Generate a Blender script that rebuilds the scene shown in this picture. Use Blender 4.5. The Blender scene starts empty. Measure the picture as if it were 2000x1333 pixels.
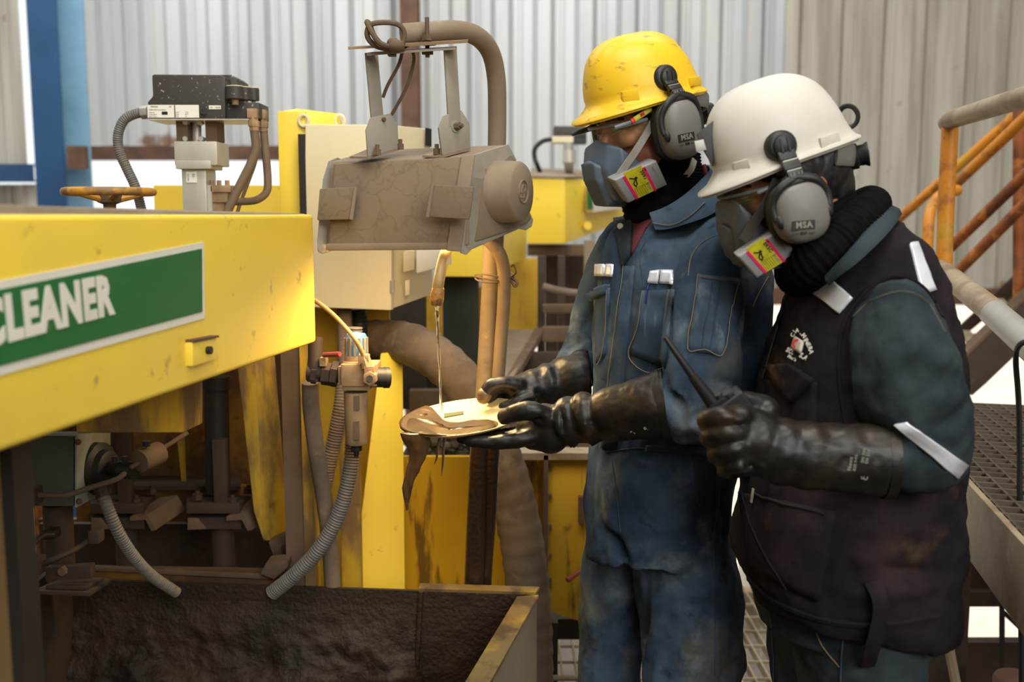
import bpy, bmesh, math, random
import numpy as np
from math import sin, cos, pi, radians, atan
from mathutils import Vector, Matrix, noise
from mathutils.bvhtree import BVHTree
random.seed(7)
SC = bpy.context.scene
COL = SC.collection
V = Vector

# ------------------------------------------------------------------ camera, world, lights, exposure
F = 2000.0; CX = 1000.0; CY = 666.5; TH = atan(247.0 / F); CAMZ = 1.40
cam_d = bpy.data.cameras.new('camera'); cam = bpy.data.objects.new('camera', cam_d); COL.objects.link(cam)
cam.location = (0, 0, CAMZ); cam.rotation_euler = (pi / 2 - TH, 0, 0)
cam_d.sensor_width = 36.0; cam_d.lens = 36.0
cam_d.clip_start = 0.05; cam_d.clip_end = 400
cam_d.dof.use_dof = True; cam_d.dof.focus_distance = 1.95; cam_d.dof.aperture_fstop = 3.2
SC.camera = cam

w = bpy.data.worlds.new('sky_world'); SC.world = w; w.use_nodes = True
bg = w.node_tree.nodes['Background']; bg.inputs[0].default_value = (0.93, 0.97, 1.0, 1); bg.inputs[1].default_value = 1.0

def light(name, kind, loc, target, energy, color, **k):
    d = bpy.data.lights.new(name, kind); o = bpy.data.objects.new(name, d); COL.objects.link(o)
    o.location = loc
    o.rotation_euler = (V(target) - V(loc)).to_track_quat('-Z', 'Y').to_euler()
    d.energy = energy; d.color = color
    for a, b in k.items(): setattr(d, a, b)
    return o
light('sun', 'SUN', (6, 20, 20), (0, 6, 0), 2.4, (1.0, 0.90, 0.75), angle=0.02)
light('skylight_front', 'AREA', (-0.1, 0.5, 4.6), (0.0, 1.5, 1.0), 105, (1.0, 0.97, 0.91), shape='RECTANGLE', size=2.4, size_y=1.6)
light('rear_wall_fill', 'AREA', (-1.2, 4.3, 4.7), (-1.0, 6.2, 1.5), 190, (0.95, 0.98, 1.0), shape='RECTANGLE', size=6.0, size_y=1.6)  # overhead area light added to brighten the back wall
light('front_fill_light', 'AREA', (1.6, -3.2, 3.3), (0.1, 2.0, 1.4), 235, (1.0, 0.98, 0.94), shape='RECTANGLE', size=4.2, size_y=2.6)  # area fill added inside the closed front wall to light forward-facing sides
SC.view_settings.view_transform = 'Standard'; SC.view_settings.look = 'None'
SC.view_settings.gamma = 1.0; SC.view_settings.use_curve_mapping = False
SC.view_settings.exposure = 0.25
# ------------------------------------------------------------------ helpers
FW = V((0, cos(TH), -sin(TH))); UP = V((0, sin(TH), cos(TH))); CAM = V((0, 0, CAMZ))
def ray(px, py): return FW * F + V((1, 0, 0)) * (px - CX) + UP * (CY - py)
def P(px, py, Y):
    d = ray(px, py); return CAM + d * (Y / d.y)
def PX(p):
    q = p - CAM; z = q.dot(FW); return (CX + F * q.x / z, CY - F * q.dot(UP) / z)
def S(n, Y): return n * Y / F          # n pixels at depth Y, in metres
def lin(c): return c / 12.92 if c <= .04045 else ((c + .055) / 1.055) ** 2.4
def rgb(*c): return tuple(lin(x / 255) for x in c)

MATS = {}
def mat(name, col, rough=.6, metal=0., layers=(), bump=None, spec=None, coat=0., trans=0., alpha=1., emit=None, sheen=0., ior=None, cracks=None, rustz=None):
    """layers: (colour, scale, lo, hi, amount, stretch) noise masks mixed over the base; bump: (scale, strength, distance)"""
    if name in MATS: return MATS[name]
    m = bpy.data.materials.new(name); m.use_nodes = True; MATS[name] = m
    nt = m.node_tree; N = nt.nodes; L = nt.links; b = N['Principled BSDF']
    tc = N.new('ShaderNodeTexCoord')
    cur = None
    for k, ly in enumerate(layers):
        c2, sc, lo, hi, amt = ly[:5]; st = ly[5] if len(ly) > 5 else (1, 1, 1)
        mp = N.new('ShaderNodeMapping'); mp.inputs['Scale'].default_value = st; mp.inputs['Location'].default_value = (k * 3.7, k * 1.3, k * 2.1)
        L.new(tc.outputs['Object'], mp.inputs[0])
        nz = N.new('ShaderNodeTexNoise'); nz.inputs['Scale'].default_value = sc; nz.inputs['Detail'].default_value = 6; nz.inputs['Roughness'].default_value = .6
        L.new(mp.outputs[0], nz.inputs[0])
        mr = N.new('ShaderNodeMapRange'); mr.inputs[1].default_value = lo; mr.inputs[2].default_value = hi; mr.inputs[4].default_value = amt
        mr.interpolation_type = 'SMOOTHSTEP'
        L.new(nz.outputs[0], mr.inputs[0])
        mx = N.new('ShaderNodeMix'); mx.data_type = 'RGBA'
        if cur is None: mx.inputs[6].default_value = (*col, 1)
        else: L.new(cur, mx.inputs[6])
        mx.inputs[7].default_value = (*c2, 1); L.new(mr.outputs[0], mx.inputs[0]); cur = mx.outputs[2]
    def over(fac, c2):
        nonlocal cur
        mx = N.new('ShaderNodeMix'); mx.data_type = 'RGBA'
        if cur is None: mx.inputs[6].default_value = (*col, 1)
        else: L.new(cur, mx.inputs[6])
        mx.inputs[7].default_value = (*c2, 1); L.new(fac, mx.inputs[0]); cur = mx.outputs[2]
    if cracks:
        nz = N.new('ShaderNodeTexNoise'); nz.inputs['Scale'].default_value = cracks[0] * 1.5; nz.inputs['Detail'].default_value = 4; L.new(tc.outputs['Object'], nz.inputs[0])
        ad = N.new('ShaderNodeVectorMath'); ad.operation = 'MULTIPLY_ADD'; ad.inputs[1].default_value = (.09,) * 3; L.new(nz.outputs['Color'], ad.inputs[0]); L.new(tc.outputs['Object'], ad.inputs[2])
        vo = N.new('ShaderNodeTexVoronoi'); vo.feature = 'DISTANCE_TO_EDGE'; vo.inputs['Scale'].default_value = cracks[0]; L.new(ad.outputs[0], vo.inputs[0])
        mr = N.new('ShaderNodeMapRange'); mr.inputs[1].default_value = 0; mr.inputs[2].default_value = cracks[1]; mr.inputs[3].default_value = cracks[3]; mr.inputs[4].default_value = 0; L.new(vo.outputs[0], mr.inputs[0])
        over(mr.outputs[0], cracks[2])
    if rustz:      # rust creeping up from the cut bottom edge of a sheet, at its height in the hall
        ge = N.new('ShaderNodeNewGeometry'); sx = N.new('ShaderNodeSeparateXYZ'); L.new(ge.outputs['Position'], sx.inputs[0])
        nz = N.new('ShaderNodeTexNoise'); nz.inputs['Scale'].default_value = 3.2; nz.inputs['Detail'].default_value = 5; L.new(ge.outputs['Position'], nz.inputs[0])
        m1 = N.new('ShaderNodeMapRange'); m1.inputs[1].default_value = .48; m1.inputs[2].default_value = .74; m1.inputs[3].default_value = rustz[0]; m1.inputs[4].default_value = rustz[1]; L.new(nz.outputs[0], m1.inputs[0])
        sb = N.new('ShaderNodeMath'); sb.operation = 'SUBTRACT'; L.new(m1.outputs[0], sb.inputs[0]); L.new(sx.outputs[2], sb.inputs[1])
        m2 = N.new('ShaderNodeMapRange'); m2.inputs[1].default_value = -.05; m2.inputs[2].default_value = .06; m2.inputs[4].default_value = .85; L.new(sb.outputs[0], m2.inputs[0])
        over(m2.outputs[0], rgb(122, 82, 52))
    if cur is None: b.inputs['Base Color'].default_value = (*col, 1)
    else: L.new(cur, b.inputs['Base Color'])
    b.inputs['Roughness'].default_value = rough; b.inputs['Metallic'].default_value = metal
    if spec is not None: b.inputs['Specular IOR Level'].default_value = spec
    if coat: b.inputs['Coat Weight'].default_value = coat; b.inputs['Coat Roughness'].default_value = .25
    if trans: b.inputs['Transmission Weight'].default_value = trans
    if ior: b.inputs['IOR'].default_value = ior
    if alpha < 1: b.inputs['Alpha'].default_value = alpha
    if sheen: b.inputs['Sheen Weight'].default_value = sheen; b.inputs['Sheen Roughness'].default_value = .5
    if emit: b.inputs['Emission Color'].default_value = (*emit[0], 1); b.inputs['Emission Strength'].default_value = emit[1]
    if bump:
        nz = N.new('ShaderNodeTexNoise'); nz.inputs['Scale'].default_value = bump[0]; nz.inputs['Detail'].default_value = 5
        L.new(tc.outputs['Object'], nz.inputs[0])
        bp = N.new('ShaderNodeBump'); bp.inputs['Strength'].default_value = bump[1]; bp.inputs['Distance'].default_value = bump[2] if len(bump) > 2 else .002
        L.new(nz.outputs[0], bp.inputs['Height']); L.new(bp.outputs[0], b.inputs['Normal'])
    return m

ORG = {}
def prop(o, label=None, cat=None, group=None, kind=None):
    if label: o['label'] = label
    if cat: o['category'] = cat
    if group: o['group'] = group
    if kind: o['kind'] = kind
    return o
def thing(name, label, cat, loc, group=None):
    o = bpy.data.objects.new(name, None); COL.objects.link(o); o.empty_display_size = .05
    o.location = loc; ORG[o] = V(loc)
    return prop(o, label, cat, group)

def smooth_path(pts, n=6, closed=False):
    pts = [V(p) for p in pts]; out = []; m = len(pts)
    if m < 3: return pts
    rng = range(m if closed else m - 1)
    for i in rng:
        if closed: p0, p1, p2, p3 = pts[i - 1], pts[i], pts[(i + 1) % m], pts[(i + 2) % m]
        else:
            p1, p2 = pts[i], pts[i + 1]
            p0 = pts[i - 1] if i else p1 * 2 - p2
            p3 = pts[i + 2] if i + 2 < m else p2 * 2 - p1
        for k in range(n):
            t = k / n
            out.append(.5 * ((2 * p1) + (p2 - p0) * t + (2 * p0 - 5 * p1 + 4 * p2 - p3) * t * t + (3 * p1 - p0 - 3 * p2 + p3) * t ** 3))
    if not closed: out.append(pts[-1])
    return out
def smooth_vals(v, n=6):
    return [q.x for q in smooth_path([V((x, 0, 0)) for x in v], n)]

class MB:
    def __init__(s): s.v = []; s.f = []
    def add(s, vs, fs):
        k = len(s.v); s.v += [V(p) for p in vs]; s.f += [tuple(i + k for i in f) for f in fs]; return s
    def hexa(s, a):      # 8 corners: 0-3 front ring, 4-7 back ring
        return s.add(a, [(0, 1, 2, 3), (7, 6, 5, 4), (0, 4, 5, 1), (1, 5, 6, 2), (2, 6, 7, 3), (3, 7, 4, 0)])
    def box(s, c, size, R=None):
        c = V(c); h = V(size) / 2
        pts = [V((x * h.x, y * h.y, z * h.z)) for y in (-1, 1) for x, z in ((-1, -1), (1, -1), (1, 1), (-1, 1))]
        if R is not None: pts = [R @ p for p in pts]
        return s.hexa([c + p for p in pts])
    def bpx(s, x0, y0, x1, y1, Y, d):   # box whose front face covers a pixel rectangle at depth Y, d metres deep
        a = P(x0, y1, Y); b = P(x1, y0, Y)
        return s.box(((a.x + b.x) / 2, Y + d / 2, (a.z + b.z) / 2), (abs(b.x - a.x), abs(d), abs(b.z - a.z)))
    def prism(s, pts, d):
        pts = [V(p) for p in pts]; d = V(d); n = len(pts)
        return s.add(pts + [p + d for p in pts], [tuple(range(n)), tuple(range(2 * n - 1, n - 1, -1))] + [(i, i + n, (i + 1) % n + n, (i + 1) % n) for i in range(n)])
    def ppx(s, pts, Y, d):              # pixel polygon at depth Y (or per-point depth) pushed d
        q = [P(p[0], p[1], p[2] if len(p) > 2 else Y) for p in pts]
        return s.prism(q, d if hasattr(d, '__len__') else (0, d, 0))
    def bar(s, a, b, wd, ht, up=(0, 0, 1)):
        a, b, up = V(a), V(b), V(up); t = (b - a).normalized(); sd = t.cross(up)
        if sd.length < 1e-4: sd = t.cross(V((0, 1, 0)))
        sd.normalize(); u = sd.cross(t)
        q = [sd * (i * wd / 2) + u * (j * ht / 2) for i, j in ((-1, -1), (1, -1), (1, 1), (-1, 1))]
        return s.hexa([a + x for x in q] + [b + x for x in q])
    def tube(s, pts, r, n=10, caps=True, ell=1., closed=False, ref=None):
        pts = [V(p) for p in pts]; m = len(pts)
        rs = list(r) if hasattr(r, '__len__') else [r] * m
        nrm = None; rings = []
        for i, p in enumerate(pts):
            if closed: t = (pts[(i + 1) % m] - pts[i - 1]).normalized()
            else: t = (pts[min(i + 1, m - 1)] - pts[max(i - 1, 0)]).normalized()
            if nrm is None:
                nrm = V(ref) if ref is not None else (V((0, 0, 1)) if abs(t.z) < .9 else V((0, 1, 0)))
            nrm = nrm - t * nrm.dot(t); nrm.normalize(); bn = t.cross(nrm)
            rings.append([p + (nrm * cos(2 * pi * k / n) + bn * sin(2 * pi * k / n) * ell) * rs[i] for k in range(n)])
        return s.rings(rings, caps, closed)
    def rings(s, rings, caps=True, closed=False):
        n = len(rings[0]); m = len(rings); vs = [p for r in rings for p in r]; fs = []
        for i in range(m if closed else m - 1):
            j = (i + 1) % m
            for k in range(n): fs.append((i * n + k, i * n + (k + 1) % n, j * n + (k + 1) % n, j * n + k))
        if caps and not closed: fs += [tuple(range(n - 1, -1, -1)), tuple((m - 1) * n + k for k in range(n))]
        return s.add(vs, fs)
    def cyl(s, a, b, r, n=16, r2=None): return s.tube([a, b], [r, r if r2 is None else r2], n)
    def lathe(s, c, axis, prof, n=20):  # prof: (along, radius)
        c = V(c); ax = V(axis).normalized(); e = V((0, 0, 1)) if abs(ax.z) < .9 else V((1, 0, 0))
        e = (e - ax * e.dot(ax)).normalized(); g = ax.cross(e)
        return s.rings([[c + ax * h + (e * cos(2 * pi * k / n) + g * sin(2 * pi * k / n)) * max(r, 1e-4) for k in range(n)] for h, r in prof])
    def ell(s, c, rad, R=None, n=20, m=12):
        c = V(c); rg = []
        for i in range(m + 1):
            a = -pi / 2 + pi * i / m
            ring = []
            for k in range(n):
                q = V((cos(a) * cos(2 * pi * k / n) * rad[0], cos(a) * sin(2 * pi * k / n) * rad[1], sin(a) * rad[2]))
                if i in (0, m): q = V((cos(2 * pi * k / n) * 1e-4, sin(2 * pi * k / n) * 1e-4, q.z))
                if R is not None: q = R @ q
                ring.append(c + q)
            rg.append(ring)
        return s.rings(rg)
    def hexnut(s, c, axis, r, h): 
        c = V(c); return s.tube([c, c + V(axis).normalized() * h], r, 6)
    def grid(s, fn, nu, nv):
        vs = [fn(i / nu, j / nv) for j in range(nv + 1) for i in range(nu + 1)]
        return s.add(vs, [(j * (nu + 1) + i, j * (nu + 1) + i + 1, (j + 1) * (nu + 1) + i + 1, (j + 1) * (nu + 1) + i) for j in range(nv) for i in range(nu)])
    def xf(s, M):
        s.v = [M @ p for p in s.v]; return s
    def merge(s, o): return s.add(o.v, o.f)
    def mesh(s, name, org, bevel=0, seg=2, smooth=40, sub=0, solid=0):
        bm = bmesh.new(); vs = [bm.verts.new(p - org) for p in s.v]
        for f in s.f:
            try: bm.faces.new([vs[i] for i in f])
            except ValueError: pass
        bmesh.ops.remove_doubles(bm, verts=bm.verts, dist=1e-5)
        bmesh.ops.dissolve_degenerate(bm, dist=1e-6, edges=bm.edges)
        bmesh.ops.recalc_face_normals(bm, faces=bm.faces)
        if bevel:
            es = [e for e in bm.edges if len(e.link_faces) == 2 and e.calc_face_angle(0) > radians(35)]
            bmesh.ops.bevel(bm, geom=es, offset=bevel, segments=seg, affect='EDGES', profile=.6, clamp_overlap=True)
        me = bpy.data.meshes.new(name); bm.to_mesh(me); bm.free()
        if smooth: me.shade_smooth(); me.set_sharp_from_angle(angle=radians(smooth))
        return me
    def build(s, name, m, parent=None, label=None, cat=None, group=None, kind=None, **k):
        if parent is not None: org = ORG[parent]
        else:
            xs = [p.x for p in s.v]; ys = [p.y for p in s.v]; zs = [p.z for p in s.v]
            org = V(((min(xs) + max(xs)) / 2, (min(ys) + max(ys)) / 2, min(zs)))
        me = s.mesh(name, org, **k); me.materials.append(m)
        o = bpy.data.objects.new(name, me); COL.objects.link(o); ORG[o] = org
        if parent is not None: o.parent = parent
        else: o.location = org
        return prop(o, label, cat, group, kind)

def add_mesh(name, me, m, parent, org_mesh_world=True):
    """link a mesh whose coordinates are world coordinates under parent"""
    org = ORG[parent] if parent is not None else V((0, 0, 0))
    me.transform(Matrix.Translation(-org)); me.name = name
    me.materials.clear(); me.materials.append(m)
    o = bpy.data.objects.new(name, me); COL.objects.link(o); ORG[o] = org
    if parent is not None: o.parent = parent
    return o
def remeshed(mb, voxel, smooth_it=4, fac=.5):
    """voxel union of the pieces in mb, smoothed; returns a mesh in world coordinates"""
    me = mb.mesh('tmp', V((0, 0, 0)), smooth=0); o = bpy.data.objects.new('tmp', me); COL.objects.link(o)
    r = o.modifiers.new('r', 'REMESH'); r.mode = 'VOXEL'; r.voxel_size = voxel
    if smooth_it: q = o.modifiers.new('s', 'SMOOTH'); q.iterations = smooth_it; q.factor = fac
    dg = bpy.context.evaluated_depsgraph_get(); out = bpy.data.meshes.new_from_object(o.evaluated_get(dg))
    bpy.data.objects.remove(o); bpy.data.meshes.remove(me)
    out.shade_smooth(); return out
def get_co(me):
    a = np.empty(len(me.vertices) * 3, np.float32); me.vertices.foreach_get('co', a); return a.reshape(-1, 3)
def get_no(me):
    a = np.empty(len(me.vertices) * 3, np.float32); me.vertices.foreach_get('normal', a); return a.reshape(-1, 3)
def set_co(me, a): me.vertices.foreach_set('co', a.astype(np.float32).ravel()); me.update()
def hull_mesh(pts, voxel, it=5, bev=0):
    bm = bmesh.new(); [bm.verts.new(p) for p in pts]
    r = bmesh.ops.convex_hull(bm, input=bm.verts); bmesh.ops.delete(bm, geom=[v for v in bm.verts if not v.link_faces], context='VERTS')
    mb = MB(); bm.verts.index_update(); mb.v = [v.co.copy() for v in bm.verts]; mb.f = [tuple(v.index for v in f.verts) for f in bm.faces]; bm.free()
    return remeshed(mb, voxel, it)
def folds(me, lines, keep=None):
    """lines: (polyline of world points, width, height): ridge (+) or crease (-) pressed along the normals"""
    co = get_co(me); no = get_no(me); d = np.zeros(len(co))
    for pts, wd, h in lines:
        best = np.full(len(co), 1e9); tt = np.zeros(len(co)); m = len(pts) - 1
        for i in range(m):
            a = np.array(pts[i]); b = np.array(pts[i + 1]); ab = b - a; L2 = max((ab * ab).sum(), 1e-9)
            t = np.clip(((co - a) @ ab) / L2, 0, 1); dist = np.linalg.norm(co - (a + t[:, None] * ab), axis=1)
            k = dist < best; best[k] = dist[k]; tt[k] = (i + t[k]) / m
        d += h * np.exp(-(best / wd) ** 2) * np.clip(np.minimum(tt, 1 - tt) * 5 + .25, 0, 1)
    set_co(me, co + no * d[:, None])
def noise_push(me, scale, amp, seed=0, stretch=(1, 1, 1)):
    co = get_co(me); no = get_no(me)
    d = np.array([noise.fractal(V((c[0] * scale * stretch[0] + seed, c[1] * scale * stretch[1], c[2] * scale * stretch[2])), 1., 2., 3) for c in co])
    set_co(me, co + no * (d * amp)[:, None])
def bvh_of(*meshes):
    vs = []; fs = []
    for me in meshes:
        k = len(vs); vs += [v.co.copy() for v in me.vertices]; fs += [tuple(i + k for i in p.vertices) for p in me.polygons]
    return BVHTree.FromPolygons(vs, fs)
def onto(bvh, px, py, off=.002, Y0=1.7, strict=True):
    """point of a cloth surface that carries a sewn-on piece, lifted off by its thickness"""
    d = ray(px, py).normalized(); h, n, i, t = bvh.ray_cast(CAM, d)
    if h is None: return P(px, py, Y0) if strict else None
    if n.dot(d) > 0: n = -n
    return h + n * off
def quadmap(q, u, v):
    a, b, c, d = [V((p[0], p[1], 0)) for p in q]
    return (a * (1 - u) + b * u) * (1 - v) + (d * (1 - u) + c * u) * v
def patch(bvh, quad, nu=10, nv=10, off=.003, lip=None):
    """a sewn panel lying on the cloth: outer skin lifted off, rim tucked back into the cloth"""
    mb = MB(); last = None; pts = []
    for j in range(-1, nv + 2):
        for i in range(-1, nu + 2):
            u = min(max(i / nu, 0), 1); v = min(max(j / nv, 0), 1); q = quadmap(quad, u, v)
            rim = i in (-1, nu + 1) or j in (-1, nv + 1)
            p = onto(bvh, q.x, q.y, -.004 if rim else off, strict=False)
            if p is None: p = last if last is not None else P(q.x, q.y, 1.95)
            last = p; pts.append(p)
    n = nu + 3
    mb.add(pts, [(j * n + i, j * n + i + 1, (j + 1) * n + i + 1, (j + 1) * n + i) for j in range(nv + 2) for i in range(n - 1)])
    return mb
def seam(bvh, pxs, r=.0012, n=8, off=.0015):
    q = smooth_path([V((a, b, 0)) for a, b in pxs], n); pts = [onto(bvh, p.x, p.y, off, strict=False) for p in q]
    pts = [p for p in pts if p is not None]
    mb = MB()
    if len(pts) > 1:
        run = [pts[0]]
        for p in pts[1:]:
            if (p - run[-1]).length > .05:
                if len(run) > 1: mb.tube(run, r, 5)
                run = [p]
            else: run.append(p)
        if len(run) > 1: mb.tube(run, r, 5)
    return mb
FONT = {}
def text_mesh(s, size, ext=.0004, bold=0., align='LEFT'):
    c = bpy.data.curves.new('t', 'FONT'); c.body = s; c.size = size; c.extrude = ext; c.align_x = align; c.align_y = 'CENTER'
    c.offset = bold; c.resolution_u = 2; c.space_character = 1.12
    o = bpy.data.objects.new('t', c); COL.objects.link(o)
    me = bpy.data.meshes.new_from_object(o.evaluated_get(bpy.context.evaluated_depsgraph_get()))
    bpy.data.objects.remove(o); bpy.data.curves.remove(c)
    return me
def text_mb(s, size, ext=.0004, bold=0., align='LEFT'):
    me = text_mesh(s, size, ext, bold, align); mb = MB()
    mb.v = [v.co.copy() for v in me.vertices]; mb.f = [tuple(p.vertices) for p in me.polygons]; bpy.data.meshes.remove(me)
    return mb
def frame(o, x, y):
    """matrix whose local X/Y axes lie along x / y at origin o"""
    x = V(x).normalized(); z = x.cross(V(y)).normalized(); y = z.cross(x)
    return Matrix(((x.x, y.x, z.x, o[0]), (x.y, y.y, z.y, o[1]), (x.z, y.z, z.z, o[2]), (0, 0, 0, 1)))
def dup(root, label=None, off=(0, 0, 0), R=None):
    def cp(o, par):
        c = o.copy(); COL.objects.link(c); ORG[c] = ORG[o]
        if par is not None: c.parent = par
        for ch in list(o.children): cp(ch, c)
        return c
    r = cp(root, None); r.location = root.location + V(off)
    if R is not None: r.rotation_euler = R
    if label: r['label'] = label
    return r
def ribs(pts, r, amp, pitch):
    """fine resample of a path and its ribbed radii for a corrugated conduit"""
    L = 0; out = [V(pts[0])]; rs = []
    for a, b in zip(pts, pts[1:]):
        a, b = V(a), V(b); n = max(1, int((b - a).length / (pitch / 4)))
        out += [a.lerp(b, (k + 1) / n) for k in range(n)]
    rs = []; L = 0
    for i, p in enumerate(out):
        if i: L += (p - out[i - 1]).length
        rs.append(r + amp * sin(2 * pi * L / pitch))
    return out, rs

# ------------------------------------------------------------------ materials
DUST = rgb(150, 128, 102)
M_yel = mat('yellow_paint', rgb(248, 216, 70), .45, 0, [(rgb(236, 204, 84), 4, .45, .75, .6), (rgb(150, 116, 66), 22, .61, .72, .6), (rgb(150, 120, 74), 3, .66, .9, .4)], (30, .05), coat=.1)
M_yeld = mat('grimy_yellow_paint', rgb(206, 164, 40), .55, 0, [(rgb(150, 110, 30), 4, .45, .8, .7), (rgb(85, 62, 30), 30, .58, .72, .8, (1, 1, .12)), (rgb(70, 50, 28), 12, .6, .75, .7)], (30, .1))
M_yelf = mat('flaking_yellow_paint', rgb(196, 158, 40), .6, 0, [(rgb(110, 88, 60), 6, .42, .55, .95, (1, 1, .3)), (rgb(60, 45, 32), 14, .6, .75, .7)], (40, .2))
M_dust = mat('dusty_grey_steel', rgb(138, 122, 100), .8, 0, [(rgb(120, 102, 82), 4, .4, .7, .8), (rgb(156, 144, 126), 9, .55, .8, .6), (rgb(100, 84, 68), 25, .64, .74, .35)], (60, .12))
M_dustc = mat('cracked_dust_cover', rgb(128, 110, 88), .85, 0, [(rgb(114, 97, 77), 4, .4, .7, .8), (rgb(142, 126, 104), 12, .55, .8, .5)], (50, .12), cracks=(17, .05, rgb(92, 77, 62), .38))
M_brn = mat('brown_dusty_steel', rgb(104, 84, 64), .8, 0, [(rgb(80, 62, 46), 6, .4, .7, .9), (rgb(128, 108, 84), 11, .55, .8, .7)], (40, .2))
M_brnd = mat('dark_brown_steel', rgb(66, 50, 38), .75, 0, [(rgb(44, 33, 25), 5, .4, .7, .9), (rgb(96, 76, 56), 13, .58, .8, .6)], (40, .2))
M_rust = mat('rusty_steel', rgb(104, 74, 57), .85, 0, [(rgb(76, 54, 43), 5, .4, .65, .9), (rgb(128, 84, 54), 9, .56, .76, .6)], (30, .2))
M_gdust = mat('dusty_light_steel', rgb(160, 153, 140), .7, .1, [(rgb(138, 124, 104), 6, .45, .72, .8), (rgb(174, 170, 160), 14, .52, .8, .5)], (60, .08))
M_galv = mat('galvanized_steel', rgb(168, 166, 158), .5, .35, [(rgb(138, 128, 112), 6, .45, .75, .8), (rgb(186, 186, 180), 18, .5, .8, .5)], (60, .06))
M_alu = mat('aluminium', rgb(196, 192, 180), .42, .35, [(rgb(160, 150, 130), 7, .5, .8, .7, (1, 1, .25))])
M_black = mat('black_plastic', rgb(28, 27, 27), .5, 0, [(rgb(50, 47, 43), 8, .48, .8, .5)])
M_blkbox = mat('black_cover_specked', rgb(58, 55, 51), .55, 0, [(rgb(74, 70, 64), 6, .45, .8, .7), (rgb(170, 160, 140), 120, .63, .66, .9)])
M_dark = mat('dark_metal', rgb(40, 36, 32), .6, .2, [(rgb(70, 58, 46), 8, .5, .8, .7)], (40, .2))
M_cream = mat('cream_enamel', rgb(226, 214, 176), .45, 0, [(rgb(206, 192, 152), 3, .4, .8, .6), (rgb(170, 150, 112), 26, .68, .8, .5)])
M_white = mat('white_paint', rgb(232, 228, 216), .5, 0, [(rgb(205, 198, 180), 12, .5, .8, .6)])
M_green = mat('green_sign_paint', rgb(30, 106, 52), .5, 0, [(rgb(46, 120, 66), 5, .5, .8, .7), (rgb(120, 130, 70), 24, .64, .74, .5)])
M_wallm = mat('corrugated_metal', rgb(196, 198, 198), .55, .25, [(rgb(168, 170, 172), 3, .4, .7, .7, (1, 1, .1)), (rgb(206, 200, 184), 6, .5, .8, .5, (2, 1, .15)), (rgb(130, 92, 64), 7, .70, .76, .4)], None, rustz=(1.74, 2.02))
M_wallc = mat('low_corrugated_metal', rgb(196, 198, 198), .55, .25, [(rgb(168, 170, 172), 3, .4, .7, .7, (1, 1, .1)), (rgb(206, 200, 184), 6, .5, .8, .5, (2, 1, .15)), (rgb(130, 92, 64), 7, .70, .76, .4)], None, rustz=(.74, 1.06))
M_wallb = mat('weathered_corrugated_metal', rgb(190, 185, 172), .65, .1, [(rgb(140, 132, 116), 4, .4, .7, .8, (2, 1, .12)), (rgb(190, 186, 174), 9, .5, .8, .6, (2, 1, .1)), (rgb(120, 92, 66), 9, .66, .72, .5)], None, rustz=(.74, 1.06))
M_blue = mat('blue_column_paint', rgb(32, 74, 114), .5, 0, [(rgb(25, 60, 98), 3, .4, .7, .7)])
M_blul = mat('pale_blue_paint', rgb(120, 160, 184), .5, 0, [(rgb(92, 132, 160), 3, .4, .7, .7)])  # paler blue for the right-hand flange of the column
M_orange = mat('orange_rail_paint', rgb(206, 132, 32), .5, 0, [(rgb(150, 92, 40), 12, .5, .62, .8), (rgb(90, 66, 44), 24, .62, .7, .8), (rgb(196, 160, 50), 5, .55, .7, .6)], (60, .1))
M_orust = mat('rusty_orange_rail', rgb(150, 84, 40), .65, 0, [(rgb(104, 62, 40), 9, .45, .62, .9), (rgb(196, 122, 44), 16, .56, .66, .8)], (60, .1))
M_grail = mat('worn_grey_rail', rgb(164, 148, 122), .55, .1, [(rgb(128, 104, 78), 8, .45, .65, .8), (rgb(188, 176, 150), 20, .55, .75, .6)], (60, .15))
M_hose = mat('dusty_grey_hose', rgb(118, 100, 82), .8, 0, [(rgb(88, 74, 60), 8, .42, .66, .8), (rgb(150, 136, 116), 18, .55, .75, .6)], (40, .12))
M_cond = mat('grey_ribbed_conduit', rgb(108, 106, 100), .6, .1, [(rgb(120, 100, 76), 7, .45, .65, .8)])
M_mud = mat('wet_grey_mud', rgb(50, 38, 27), .62, 0, [(rgb(28, 22, 17), 5, .4, .65, .9), (rgb(68, 54, 40), 14, .55, .75, .8), (rgb(20, 16, 13), 30, .56, .7, .8)], (110, .6, .006), spec=.3)
M_wetp = mat('wet_dark_pipe', rgb(52, 36, 25), .3, 0, [(rgb(30, 21, 15), 12, .45, .65, .9, (1, 1, .3))], (90, .5, .004))
M_conc = mat('pale_concrete_ground', rgb(226, 214, 196), .9, 0, [(rgb(196, 178, 156), 1.5, .4, .7, .6)])
M_skin = mat('skin', rgb(172, 108, 80), .5, 0, [(rgb(146, 84, 62), 14, .42, .7, .7), (rgb(188, 126, 98), 30, .55, .75, .5)], (160, .06))
M_hair = mat('black_hair', rgb(20, 17, 16), .5, 0, [(rgb(40, 34, 30), 60, .5, .7, .7, (1, 1, .15))], (140, .4))
M_denim = mat('worn_blue_denim', rgb(66, 84, 104), .9, 0, [(rgb(40, 54, 70), 6, .40, .62, .9), (rgb(116, 126, 132), 9, .52, .74, .85), (rgb(104, 100, 72), 4.5, .54, .74, .6), (rgb(20, 29, 39), 17, .58, .72, .6), (rgb(96, 112, 122), 40, .62, .78, .35)], (420, .25, .0015), spec=.12)
M_denim2 = mat('dark_blue_denim', rgb(52, 62, 67), .9, 0, [(rgb(33, 41, 46), 6, .40, .62, .9), (rgb(58, 70, 76), 9, .54, .76, .7), (rgb(72, 66, 50), 7, .58, .80, .6), (rgb(96, 72, 44), 8, .68, .80, .5)], (420, .25, .0015), spec=.12)
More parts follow.
